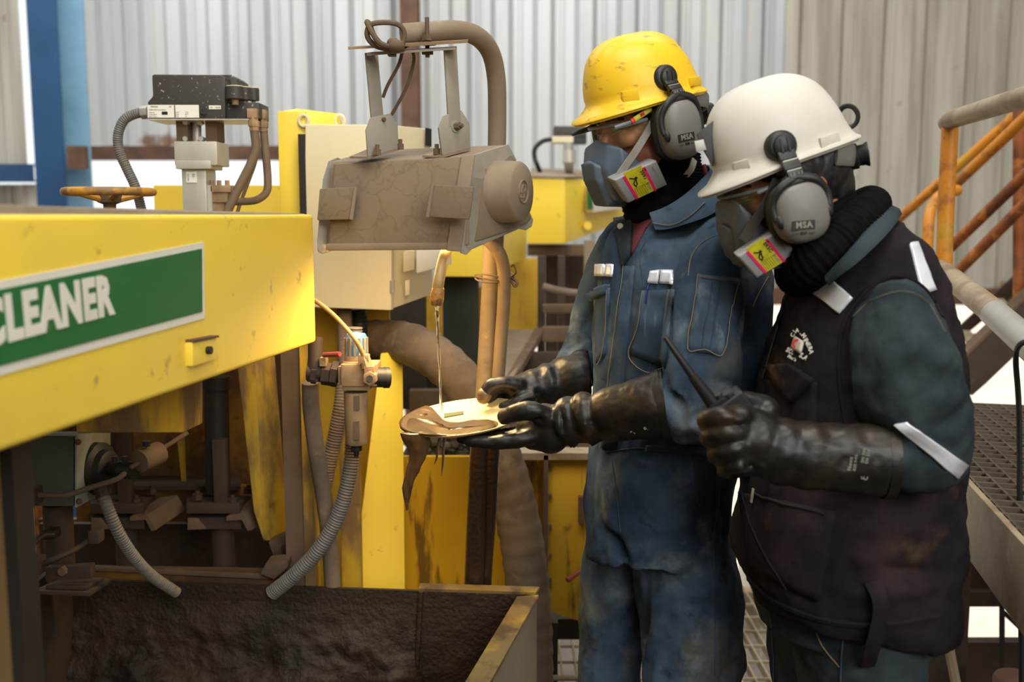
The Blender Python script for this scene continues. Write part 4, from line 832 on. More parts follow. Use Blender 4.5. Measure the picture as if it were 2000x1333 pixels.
MB().lathe(bc, bx, [(-.02, .052), (.012, .052), (.018, .040), (.03, .036), (.036, .025)], 22).build('bearing', M_black, t)
MB().cyl(bc + bx * .03, P(238, 918, YJ + .04), S(17, YJ), 16).cyl(P(236, 918, YJ + .04), P(262, 920, YJ + .03), S(18, YJ), 16).build('shaft_clamp', M_black, t)
for x in (224, 244): MB().cyl(P(x, 902, YJ + .04), P(x, 892, YJ + .04), .006, 8).build('clamp_screw', M_dark, t)
MB().tube([P(112, 985, YJ + .1), P(118, 1110, YJ + .1)], S(30, YJ), 20).build('pedestal', M_brnd, t)
MB().ppx([(88, 1110), (178, 1105), (178, 1132), (88, 1134)], YJ - .02, .02).build('base_bar', M_brnd, t, bevel=.002); MB().hexnut(P(120, 1118, YJ - .03), (0, 1, 0), .009, .014).build('base_bolt', M_brn, t)
MB().hexa([P(60, 1162, 1.9), P(176, 1166, 1.9), P(178, 1158, 1.9), P(62, 1154, 1.9), P(120, 1138, 2.1), P(218, 1138, 2.1), P(218, 1130, 2.1), P(120, 1130, 2.1)]).build('foot_plate', M_brnd, t, bevel=.002)
MB().hexa([P(88, 1152, 1.92), P(168, 1154, 1.92), P(170, 1146, 1.92), P(90, 1144, 1.92), P(124, 1134, 2.06), P(204, 1134, 2.06), P(204, 1128, 2.06), P(124, 1128, 2.06)]).build('shim_plate', M_brnd, t, bevel=.002)
t = thing('linkage_rod', 'thin steel link rod carrying a round counterweight under the beam', 'linkage', P(200, 960, 1.92))
MB().tube(smooth_path([P(66, 968, 1.84), P(100, 968, 1.84), P(130, 968, 1.84), P(180, 952, 1.86), P(225, 938, 1.90), P(243, 926, 1.93)], 5), S(5.5, 1.9), 10).build('rod', M_brn, t)
MB().tube([P(255, 914, 1.96), P(300, 888, 2.0), P(366, 846, 2.06)], S(5, 2), 10).build('rod', M_brn, t)
wa = P(272, 902, 1.97); wb = P(312, 884, 2.02)
cw = MB().cyl(wa, wb, S(23, 2), 24).build('counterweight', M_brn, t, bevel=.002, smooth=35); MB().cyl(P(286, 872, 1.98), P(286, 862, 1.98), .008, 8).build('set_screw', M_dark, t)
MB().bpx(42, 956, 70, 988, 1.83, .03).bpx(48, 982, 66, 992, 1.825, .03).build('end_clevis', M_brnd, t, bevel=.002)
t = thing('lower_link', 'lower curved link rod with clevis ends at the pedestal', 'linkage', P(110, 1110, 1.85))
MB().tube(smooth_path([P(72, 1106, 1.82), P(108, 1092, 1.82), P(150, 1072, 1.85), P(180, 1052, 1.88)], 5), S(6, 1.85), 10).build('rod', M_brnd, t)
MB().bpx(172, 1040, 192, 1064, 1.86, .03).build('end_clevis', M_brnd, t, bevel=.003)
MB().bpx(44, 1092, 76, 1126, 1.8, .03).build('end_clevis', M_brnd, t, bevel=.003)
MB().tube(smooth_path([P(60, 1104, 1.84), P(58, 1072, 1.86), P(66, 1062, 1.87), P(84, 1048, 1.9), P(104, 1046, 1.92)], 4), S(6, 1.85), 8).build('crank', M_dark, t)
MB().bpx(82, 1038, 106, 1056, 1.92, .03).build('crank_end', M_dark, t, bevel=.003)
hose('flexible_conduit', 'silver ribbed conduit bowing from the black bearing to behind the trough', [(200, 962, 1.98), (212, 996, 1.97), (234, 1046, 1.98), (266, 1094, 2.02), (300, 1128, 2.08), (345, 1158, 2.14)], S(11.5, 2.0), M_cond, 'conduit', (.0010, .0058), 12)
MB().tube([P(198, 950, 1.98), P(203, 968, 1.98)], S(16, 2), 6).build('conduit_gland', M_brnd, None, 'dusty gland below the round black bearing', 'gland')

# ------------------------------------------------------------------ trough with drying slurry
zt = P(500, 1150, 2.2).z
t = thing('trough', 'mud-caked steel launder trough along the bottom', 'trough', V((-.4, 2.0, 0)))
xl = P(40, 1150, 2.2).x; xr = P(1046, 1163, 2.2).x
tilt = P(210, 1137, 2.2).z - P(1046, 1165, 2.2).z
def zb(x): return P(1046, 1163, 2.2).z + tilt * (xr - x) / (xr - P(210, 1137, 2.2).x)
MB().hexa([V((xl, 2.2, .05)), V((xr, 2.2, .05)), V((xr, 2.2, zb(xr))), V((xl, 2.2, zb(xl))), V((xl, 2.21, .05)), V((xr, 2.21, .05)), V((xr, 2.21, zb(xr))), V((xl, 2.21, zb(xl)))]).build('back_wall', M_mud, t)
xs_ = P(818, 1160, 2.2).x
MB().hexa([V((xs_, 2.2, zb(xs_))), V((xr, 2.2, zb(xr))), V((xr + .01, 2.235, zb(xr))), V((xs_, 2.235, zb(xs_)))] + [p + V((0, 0, .006)) for p in [V((xs_, 2.2, zb(xs_))), V((xr, 2.2, zb(xr))), V((xr + .01, 2.235, zb(xr))), V((xs_, 2.235, zb(xs_)))]]).build('back_rim', M_rim, t)
MB().tube([P(822, 1156, 2.195), P(812, 1345, 2.19)], .006, 8).build('weld_seam', M_mud, t)
r0o, r0i = P(1052, 1162, 2.2), P(1010, 1171, 2.19); zrim = r0o.z
def atz(px, py, z):
    d = ray(px, py); return CAM + d * ((z - CAMZ) / d.z)
r1o, r1i = atz(957, 1333, zrim), atz(908, 1333, zrim)
r1o = r0o + (r1o - r0o) * 1.5; r1i = r0i + (r1i - r0i) * 1.5; r0i.z = zrim; r1i.z = zrim
MB().hexa([r1o, r1i, r0i, r0o] + [p - V((0, 0, .008)) for p in (r1o, r1i, r0i, r0o)]).build('right_rim', M_rim, t, bevel=.001)
MB().hexa([r0o + V((-.004, 0, -.008)), r1o + V((-.004, 0, -.008)), V((r1o.x - .004, r1o.y, .05)), V((r0o.x - .004, r0o.y, .05)), r0o + V((-.012, 0, -.008)), r1o + V((-.012, 0, -.008)), V((r1o.x - .012, r1o.y, .05)), V((r0o.x - .012, r0o.y, .05))]).build('right_wall', M_dust, t)
MB().hexa([r0i + V((0, 0, -.008)), r1i + V((0, 0, -.008)), V((r1i.x - .03, r1i.y, .05)), V((r0i.x - .03, r0i.y, .05)), r0i + V((.008, 0, -.008)), r1i + V((.008, 0, -.008)), V((r1i.x - .02, r1i.y, .05)), V((r0i.x - .02, r0i.y, .05))]).build('inner_wall', M_mud, t)
MB().bpx(44, 1150, 56, 1400, 2.0, .2).build('left_wall', M_brnd, t)
def mudf(u, v):
    x = xl + (xs_ + .005 - xl) * u; zt_ = zb(x) - .035
    z = zt_ - .33 * v
    e = max(0, v - .12)
    thick = .012 + .13 * e ** 1.4
    n1 = noise.fractal(V((x * 7, z * 9, 0)), 1., 2., 5); n2 = noise.ridged_multi_fractal(V((x * 4 + 5, z * 8, 2)), 1., 2., 4, 1., 2.)
    th = thick * (1 + .38 * n1) + .008 * n2 * min(1, v * 4) + .006 * noise.fractal(V((x * 26, z * 26, 4)), 1., 2., 4) * min(1, v * 4) - .012
    fade = min(1, u * 12) * min(1, (1 - u) * 10 + .15)
    return V((x, 2.2 - max(th, -.001) * fade, z + .012 * n1 * min(1, v * 5)))
MB().grid(mudf, 150, 70).build('caked_mud', M_mud, t, smooth=180)
def mud2(u, v):
    x = xs_ + (xr - .01 - xs_) * u; z = zb(x) - .004 - .40 * v
    return V((x, 2.199 - .005 * abs(noise.fractal(V((x * 14, z * 14, 3)), 1., 2., 4)), z))
MB().grid(mud2, 40, 50).build('mud_film', M_mud, t, smooth=180)
def pool(u, v):
    x = xl + (xr - .02 - xl) * u; y = 1.2 + .99 * v
    return V((x, y, .30 + .02 * noise.fractal(V((x * 8, y * 8, 1)), 1., 2., 4)))
MB().grid(pool, 50, 40).build('slurry_bed', M_mud, t, smooth=180)

# ------------------------------------------------------------------ machines further back
t = thing('far_launder_beam', 'farther yellow box beam with a small green sign left of the yellow helmet', 'machine', P(1100, 480, 4.4))
MB().hexa([P(1029, 477, 4.3), P(1104, 477, 4.25), P(1104, 349, 4.25), P(1029, 346, 4.3), P(1029, 470, 5.2), P(1290, 408, 5.9), P(1290, 344, 5.9), P(1029, 350, 5.2)]).build('shell', M_yel, t, bevel=.01)
MB().hexa([P(1029, 346, 4.29), P(1106, 348, 4.24), P(1290, 342, 5.9), P(1040, 330, 5.2), P(1029, 343, 4.29), P(1106, 345, 4.24), P(1290, 339, 5.9), P(1040, 328, 5.2)]).build('dusty_top_cover', M_dust, t)
def fx(x): return 4.25 + 1.65 * (x - 1104) / 186.
sg = MB().ppx([(1142, 362, 4.5), (1212, 352, 4.98), (1212, 406, 4.98), (1142, 415, 4.5)], 4.5, (.03, -.10, 0)).build('sign_border', M_white, t)
MB().ppx([(1146, 367, 4.39), (1212, 357, 4.87), (1212, 401, 4.87), (1146, 410, 4.39)], 4.4, (.01, -.012, 0)).build('sign_field', M_green, sg)
MB().cyl(P(1148, 441, 4.45), P(1148, 441, 4.5), .018, 12).build('cover_bolt', M_yel, t)
t = thing('middle_launder_beam', 'middle yellow box beam end seen below the floodlight', 'machine', P(950, 540, 3.3))
MB().hexa([P(862, 541, 3.2), P(944, 542, 3.2), P(944, 400, 3.2), P(862, 400, 3.2), P(850, 530, 3.9), P(1029, 505, 4.0), P(1029, 390, 4.0), P(850, 390, 3.9)]).build('shell', M_yel, t, bevel=.008)
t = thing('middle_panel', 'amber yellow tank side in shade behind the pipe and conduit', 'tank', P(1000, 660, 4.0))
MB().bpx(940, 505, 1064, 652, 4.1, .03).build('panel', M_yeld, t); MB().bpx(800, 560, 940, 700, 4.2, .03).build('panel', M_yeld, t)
MB().bpx(866, 540, 934, 800, 3.4, .1).build('dark_green_pillar', M_dgreen, None, 'dark green pillar in shade behind the water hose', 'pillar', bevel=.004)
t = thing('steel_scaffold', 'dusty brown steel scaffold in the gap behind the front mans sleeve', 'scaffold', P(1100, 760, 3.8))
for (x0, y0, x1, y1, Y, m) in ((1030, 478, 1200, 500, 4.35, M_brn), (1050, 500, 1064, 700, 3.9, M_brnd), (1090, 500, 1104, 700, 4.0, M_brnd), (1140, 470, 1162, 720, 3.9, M_dust), (1060, 596, 1200, 612, 3.8, M_brn), (1060, 640, 1180, 668, 3.6, M_brn), (1000, 690, 1180, 730, 3.5, M_brnd), (1064, 500, 1260, 700, 4.8, M_brnd)):
    MB().bpx(x0, y0, x1, y1, Y, .05).build('member', m, t, bevel=.002)
MB().tube(smooth_path([P(1060, 560, 3.7), P(1100, 570, 3.7), P(1170, 578, 3.7)], 4), .014, 8).build('pipe', M_hose, t)
MB().hexa([P(985, 742, 3.0), P(1000, 746, 3.0), P(1064, 640, 3.9), P(1046, 640, 3.9)] + [P(985, 756, 3.0), P(1000, 760, 3.0), P(1064, 652, 3.9), P(1046, 652, 3.9)]).build('sloping_member', M_brn, t)
MB().hexa([P(940, 740, 3.02), P(1000, 742, 3.0), P(1050, 644, 3.9), P(960, 644, 3.9)] + [P(940, 752, 3.02), P(1000, 754, 3.0), P(1050, 652, 3.9), P(960, 652, 3.9)]).build('walkway_slab', M_dust, None, 'dusty walkway slab between the pipe and the front mans glove', 'slab')
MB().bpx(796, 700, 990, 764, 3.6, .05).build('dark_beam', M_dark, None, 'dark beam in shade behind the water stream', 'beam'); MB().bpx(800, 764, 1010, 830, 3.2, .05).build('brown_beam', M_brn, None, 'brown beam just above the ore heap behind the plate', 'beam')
MB().bpx(600, 560, 830, 800, 3.3, .05).build('shadow_backing', M_dark, None, 'dark backing added for the shadow under the cabinet behind the suction hose', 'plate')  # dark sheet put in to stand for shadow in the gap under the cabinet
Yf = 4.6
t = thing('far_positioner', 'small distant valve positioner left of the yellow helmet', 'positioner', P(1110, 330, Yf))
MB().bpx(1082, 246, 1146, 270, Yf, .12).build('cover', M_blkbox, t, bevel=.006); MB().bpx(1078, 266, 1120, 278, Yf - .005, .12).build('base', M_cream, t)
MB().bpx(1118, 266, 1146, 280, Yf, .10).build('manifold', M_black, t)
MB().tube([P(1110, 278, Yf), P(1110, 296, Yf)], S(10, Yf), 12).build('stem', M_galv, t); MB().tube([P(1111, 294, Yf), P(1111, 318, Yf), P(1111, 318, Yf), P(1112, 350, Yf + .3)], [S(13, Yf), S(13, Yf), S(9, Yf), S(9, Yf)], 14).build('cylinder_body', M_alu, t)
hose('flexible_conduit', 'thin dark conduit arching to the small distant positioner', [(1078, 272, Yf), (1060, 276, Yf), (1045, 290, Yf), (1044, 308, Yf), (1050, 324, Yf), (1056, 340, Yf + .1)], S(4.5, Yf), M_dark, 'conduit')
MB().bpx(82, 900, 106, 1300, 3.1, .04).build('brown_upright', M_orust, None, 'rust brown upright in the bright gap under the control box', 'upright')
# ------------------------------------------------------------------ people: shared builders
def sloft(mb, secs, n=32, ex=2.3):
    """secs: (xL, yL, xR, yR, Y, half depth): horizontal slices of a torso or leg"""
    rg = []
    for xL, yL, xR, yR, Y, hd in secs:
        a, b = P(xL, yL, Y), P(xR, yR, Y); c = (a + b) / 2; h = (b - a) / 2; ring = []
        for k in range(n):
            t = 2 * pi * k / n; cx, sy = cos(t), sin(t)
            ring.append(c + h * (abs(cx) ** (2 / ex) * (1 if cx > 0 else -1)) + V((0, hd, 0)) * (abs(sy) ** (2 / ex) * (1 if sy > 0 else -1)))
        rg.append(ring)
    # smooth between the slices
    out = []
    for k in range(n):
        out.append(smooth_path([r[k] for r in rg], 4))
    mb.rings([[out[k][i] for k in range(n)] for i in range(len(out[0]))])
    mb.ell(sum(rg[0], V()) / n, ((rg[0][0] - rg[0][n // 2]).length * .48, secs[0][5] * .95, .03), n=16, m=8)
    return mb
def limb(mb, pts, ell=1., n=20, k=5, cap0=True):
    """pts: (px, py, Y, radius px)"""
    p = smooth_path([P(a, b, c) for a, b, c, r in pts], k); r = smooth_vals([S(q[3], q[2]) for q in pts], k)
    mb.tube(p, r, n, ell=ell)
    if cap0: mb.ell(p[0], (r[0] * .98,) * 3, n=12, m=8)
    mb.ell(p[-1], (r[-1] * .98,) * 3, n=12, m=8)
    return mb
def pline(*pts, k=5): return [tuple(q) for q in smooth_path([P(*p) for p in pts], k)]
def shr(pts, k=.70): return [(a, b, c, r * k) for a, b, c, r in pts]
class Head:
    def __init__(s, px, py, Y, yaw, pitch):
        s.O = P(px, py, Y); a, p = radians(yaw), radians(pitch)
        s.F = V((-cos(a) * cos(p), -sin(a) * cos(p), -sin(p))); s.U = (V((0, 0, 1)) - s.F * s.F.z).normalized(); s.L = s.U.cross(s.F)
        s.R = Matrix((s.F, s.L, s.U)).transposed()
    def w(s, f, l, u): return s.O + s.F * f + s.L * l + s.U * u
    def hp(s, px, py, l):               # pixel -> world point on the head's side plane l
        d = ray(px, py); t = (s.O + s.L * l - CAM).dot(s.L) / d.dot(s.L); return CAM + d * t
    def loc(s, p): q = p - s.O; return V((q.dot(s.F), q.dot(s.L), q.dot(s.U)))
    def M(s): m = s.R.to_4x4(); m.translation = s.O; return m

def helmet(h, name, label, m, hH, sc=1., slots=()):
    t = thing(name, label, 'hard hat', h.w(0, 0, 0))
    mb = MB(); n = 72; rings_ = []
    def rad(a):
        c, s_ = cos(a), sin(a); A = (.113 if c > 0 else .111) * sc; B = .096 * sc
        return 1 / math.sqrt((c / A) ** 2 + (s_ / B) ** 2)
    def brim(a):
        c = max(0, cos(a)); return .010 + .026 * c ** 1.6 + .004 * max(0, -cos(a)) ** 2
    def pt(a, r, z): return V((cos(a) * r, sin(a) * r, z))
    prof = []
    for k in range(n):
        a = 2 * pi * k / n; r0 = rad(a); b = brim(a) * sc; c = max(0, cos(a)); dr = -.008 * c ** 2 + .004 * abs(sin(a))
        col = [pt(a, r0 + b - .004, dr - .004), pt(a, r0 + b, dr - .002), pt(a, r0 + b - .001, dr + .0015), pt(a, r0 + b * .5, dr * .55 + .006), pt(a, r0 + b * .16 + .001, .0125), pt(a, r0 + .0005, .020)]
        for i in range(1, 17):
            ph = (pi / 2) * i / 16; rr = r0 * cos(ph) ** .70; z = .020 + (hH - .020) * sin(ph) ** 1.05
            q = pt(a, rr if i < 16 else 1e-4, z)
            # raised keel that runs front to back over the crown, with a step each side
            wdt = .034; e = min(1, max(0, (wdt - abs(q.y)) / .007)); up = min(1, max(0, (z / hH - .42) / .3))
            q.x += .010 * (z / hH); q.z += .0055 * e * up; q.x *= 1 + .012 * e * up
            col.append(q)
        ins = [pt(a, max(1e-4, (r0 - .004) * cos(pi / 2 * i / 8) ** .70) if i < 8 else 1e-4, .016 + (hH - .026) * sin(pi / 2 * i / 8)) for i in range(8, -1, -1)]
        col += ins + [pt(a, r0 + b - .006, dr - .0065)]
        prof.append(col)
    ln = len(prof[0]); mb.rings([[prof[k][i] for k in range(n)] for i in range(ln)], caps=False, closed=True)
    mb.xf(h.M()).build('shell', m, t, smooth=55)
    for q in slots:                                    # moulded accessory slots, near side and mirrored
        loc = []
        for x, y in q:
            l = .085 * sc
            for _ in range(6):
                p = h.loc(h.hp(x, y, l)); ph = max(0., min(1., (p.z - .02) / (hH - .02))); l = .096 * sc * math.sqrt(max(.05, 1 - (p.x / (.113 * sc)) ** 2)) * math.cos(math.asin(ph)) ** .7
            loc.append(V((p.x, l, p.z)))
        for sg in (1, -1):
            o = [V((p.x, sg * (p.y + .0075), p.z)) for p in loc]; ce = sum(o, V()) / 4; o2 = [ce + (p - ce) * 1.12 - V((0, sg * .02, 0)) for p in o]
            MB().hexa(o + o2).xf(h.M()).build('accessory_slot', m, t, bevel=.0018)
    return t
def muff(h, hat, cup_px, boss_px, rs, text_px, sgn=1, lc=.108):
    """ear defender hung from the helmet side: boss, hinged arm, fork and cup (parts of the hard hat)"""
    cc = h.loc(h.hp(*cup_px, lc)); bc = h.loc(h.hp(*boss_px, .094)); cup = MB(); rx, rz = rs
    M_ = h.M()
    if sgn < 0: cc.y *= -1; bc.y *= -1
    up = (bc - cc); up.y = 0; up.normalize(); fw = V((up.z, 0, -up.x))       # cup axes in the head frame
    def L(f, l, u): return cc + fw * f + V((0, sgn * l, 0)) + up * u
    def ring(l, kx, kz, e=2.5):
        return [L(rx * kx * abs(cos(t)) ** (2 / e) * (1 if cos(t) > 0 else -1), l, rz * kz * abs(sin(t)) ** (2 / e) * (1 if sin(t) > 0 else -1)) for t in [2 * pi * k / 36 for k in range(36)]]
    cup.rings([ring(-.012, .9, .9), ring(-.010, .98, .98), ring(.004, 1, 1), ring(.016, .94, .95), ring(.023, .80, .84), ring(.027, .55, .62), ring(.028, .01, .01)])
    c_ = cup.xf(M_).build('ear_cup', M_cup, hat, smooth=60)
    MB().rings([ring(-.034, .80, .82), ring(-.034, .98, .98), ring(-.026, 1.06, 1.05), ring(-.014, 1.06, 1.05), ring(-.010, .98, .98), ring(-.010, .7, .7)]).xf(M_).build('ear_cushion', M_black, hat, smooth=60)
    fk = MB(); top = L(0, .016, rz * 1.12)
    for s in (-1, 1): fk.tube(smooth_path([top, L(s * rx * .66, .017, rz * .90), L(s * rx * 1.0, .011, rz * .48), L(s * rx * 1.02, .011, rz * .05), L(s * rx * .92, .015, -rz * .14)], 6), smooth_vals([.007, .0065, .006, .006, .0055], 6), 10, ell=.7)
    fk.ell(L(-rx * .90, .015, -rz * .14), (.007, .006, .011), n=12, m=8); fk.ell(L(rx * .90, .015, -rz * .14), (.007, .006, .011), n=12, m=8); fk.ell(L(0, .014, rz * .98), (rx * .66, .0065, .0105), n=16, m=8)
    fk.xf(M_).build('cup_fork', M_black, hat)
    a_ = MB(); b0 = bc + V((0, sgn * .004, 0)); d = (top - b0)
    a_.bar(b0 + d * .12, b0 + d * .45, .026, .008, up=(0, sgn, 0)); a_.bar(b0 + d * .47, b0 + d * .76, .026, .008, up=(0, sgn, 0)); a_.bar(b0 + d * .78, top + d * .06, .024, .009, up=(0, sgn, 0))
    a_.xf(M_).build('hinged_arm', M_black, hat, bevel=.0015)
    for k in (.46, .77):
        q = b0 + d * k + V((0, sgn * .0045, 0)); MB().bar(q - fw * .011, q + fw * .011, .0016, .0016).xf(M_).build('hinge_pin', M_alu, hat)
    for s in (-1, 1):
        q = b0 + d * .93 + fw * s * .006 + V((0, sgn * .005, 0)); MB().tube([q + up * .004 - fw * .0025, q - up * .003 - fw * .0025, q - up * .003 + fw * .0025, q + up * .004 + fw * .0025], .0006, 5).xf(M_).build('wire_clip', M_alu, hat)
    MB().lathe(bc + V((0, -sgn * .012, 0)), (0, sgn, 0), [(0, .024), (.014, .023), (.018, .019), (.018, .016), (.024, .015), (.026, .011), (.0262, 0)], 26).xf(M_).build('boss', M_black, hat, smooth=50)
    for s in (-1, 1): MB().bar(bc + V((0, sgn * .0135, 0)) + fw * s * .0055 + up * .011, bc + V((0, sgn * .0135, 0)) + fw * s * .0055 - up * .009, .003, .004, up=(0, sgn, 0)).xf(M_).build('boss_ridge', M_black, hat)
    if text_px:
        o = h.hp(*text_px, 0); tl = h.loc(h.hp(*text_px, lc + .028))
        xd = h.R @ V((-1, 0, 0)) * sgn; zd = h.R @ V((0, 0, 1))
        th = text_px_rot(h)
        for s_, sz, dz in (('MSA', .0125, 0), ('HPE', .004, -.0115)):
            lt = text_mb(s_, sz, .0006, .0005, 'CENTER'); fr_ = frame(h.w(tl.x, lc + (.0288 if s_ == 'MSA' else .0280), tl.z) + th[1] * dz, th[0], th[1]); lt.xf(fr_).build('print', M_print if s_ == 'MSA' else M_ink, c_, smooth=0)
        fr_ = frame(h.w(tl.x, lc + .0278, tl.z), th[0], th[1])
        MB().box((0, 0, .0), (.034, .0135, .0012)).xf(fr_).build('badge', M_ink, c_)
        for s in (-1, 1): MB().box((s * .012, -.0118, .0005), (.010, .0007, .0012)).xf(fr_).build('badge_line', M_ink, c_)
    return t
def text_px_rot(h):        # lettering on the cups reads upright across the head side
    x = V((1, 0, 0)) - h.L * h.L.x; x.normalize(); up = h.L.cross(x); 
    c, s = cos(h.tilt), sin(h.tilt)
    return (x * c + up * s, up * c - x * s)
def face_pieces(mb, h):
    def E(f, l, u, r): mb.ell(h.w(f, l, u), r, h.R, 20, 14)
    E(-.010, 0, .005, (.090, .074, .095)); E(.020, 0, -.035, (.068, .064, .072)); E(.030, 0, -.080, (.054, .052, .055)); E(.052, 0, -.118, (.030, .030, .024))
    E(.076, 0, -.012, (.016, .05, .014))                                            # brow
    for s in (-1, 1):
        E(.068, s * .034, -.052, (.020, .022, .018)); E(.016, s * .046, -.090, (.034, .014, .026)); E(-.012, s * .070, -.040, (.018, .010, .030))   # cheeks, jaw angles, ears
        E(.080, s * .030, -.029, (.0125, .0150, .0105))                             # eyeballs under the lids
        E(.086, s * .011, -.072, (.010, .009, .009))
    mb.tube([h.w(.082, 0, -.02), h.w(.096, 0, -.045), h.w(.110, 0, -.066), h.w(.098, 0, -.076)], [.009, .010, .0115, .008], 12)   # nose
    mb.tube([h.w(.078, -.022, -.1), h.w(.088, 0, -.098), h.w(.078, .022, -.1)], [.006, .008, .006], 10); mb.tube([h.w(.076, -.018, -.108), h.w(.085, 0, -.108), h.w(.076, .018, -.108)], [.006, .008, .006], 10)
    return mb
def hair(h, person):
    mb = MB(); n = 40
    for k in range(1): pass
    mb.ell(h.w(-.018, 0, -.012), (.086, .081, .094), h.R, 28, 18)
    mb.ell(h.w(-.045, 0, -.060), (.050, .060, .050), h.R, 20, 12); [mb.ell(h.w(.026, sg * .055, .004), (.042, .020, .034), h.R, 16, 10) for sg in (1, -1)]; [mb.ell(h.w(.010, sg * .064, -.026), (.022, .013, .026), h.R, 16, 10) for sg in (1, -1)]; mb.ell(h.w(.030, 0, .030), (.060, .062, .045), h.R, 20, 12)
    me = remeshed(mb, .0045, 3); noise_push(me, 70, .003, 3, (1, 1, .35))
    return add_mesh('hair', me, M_hair, person)
def eyes(h, person):
    for s in (-1, 1):
        MB().ell(h.w(.0835, s * .030, -.0330), (.0105, .0125, .0062), h.R, 14, 10).build('eye', mat('eye_white', rgb(150, 132, 118), .2), person)
        MB().tube([h.w(.083, s * .043, -.0325), h.w(.0935, s * .036, -.0335), h.w(.0965, s * .030, -.0345), h.w(.0935, s * .022, -.0335)], .0016, 6).build('eyelash', M_hair, person)
        MB().tube([h.w(.080, s * .050, -.016), h.w(.093, s * .036, -.0105), h.w(.0955, s * .014, -.0145)], [.002, .0036, .003], 8).build('eyebrow', M_hair, person)
def glasses(h, label, pts_temple, dots):
    t = thing('safety_glasses', label, 'glasses', h.w(.08, 0, -.03))
    def rim(a, u): return h.w(.016 + .100 * cos(a), .079 * sin(a), u)
    mb = MB(); A = 1.25
    def lensf(u, v):
        a = -A + 2 * A * u; s = abs(a) / A; top = -.022 - .004 * s; nose = math.exp(-(a / .22) ** 2)
        bot = -.068 + .016 * s ** 3 + .016 * nose
        q = rim(a, top + (bot - top) * v); return q - h.F * .012 * v * v
    mb.grid(lensf, 40, 8); inn = [p - (p - h.w(.0, 0, -.03)).normalized() * .0018 for p in mb.v]; k = len(mb.v); f0 = list(mb.f)
    mb.v += inn; mb.f += [tuple(i + k for i in f[::-1]) for f in f0]
    mb.build('lens', M_lens, t, smooth=180)
    MB().tube([rim(-A + 2 * A * i / 30, -.021 - .004 * abs(-A + 2 * A * i / 30) / A) for i in range(31)], .0032, 8).build('brow_bar', M_temple, t)
    MB().tube([rim(.18, -.062), rim(.10, -.056), rim(0, -.052), rim(-.10, -.056), rim(-.18, -.062)], .003, 8).build('nose_bridge', M_temple, t)
    for sg in (1, -1):
        pts = []
        for (x, y) in pts_temple:
            q = h.loc(h.hp(x, y, .078)); pts.append(h.w(q.x, sg * .080, q.z))
        pts = [rim(sg * A * .98, -.025)] + pts[1:]
        tm = MB().tube(smooth_path(pts, 6), .0033, 10, ell=.55).build('temple', M_temple, t)
        if dots and sg > 0:
            (x0, y0), (x1, y1), (x2, y2) = dots
            MB().tube([h.hp(x1, y1, .081), h.hp(x2, y2, .081)], .0048, 10, ell=.6).build('temple_pad', mat('lime_pad', rgb(206, 198, 60), .5), tm)
            MB().tube([h.hp(x0, y0, .081), h.hp(x1, y1, .081)], .0048, 10, ell=.6).build('temple_band', mat('red_orange_band', rgb(232, 66, 40), .5), tm)
            q = h.hp((x1 + x2) / 2, (y1 + y2) / 2, .0855); ax = h.hp(x2, y2, .0855) - h.hp(x1, y1, .0855)
            text_mb('3M', .0068, .0004, .0004, 'CENTER').xf(frame(q, ax, h.L.cross(ax))).build('temple_print', mat('red_print', rgb(206, 36, 36), .5), tm, smooth=0)
    return t
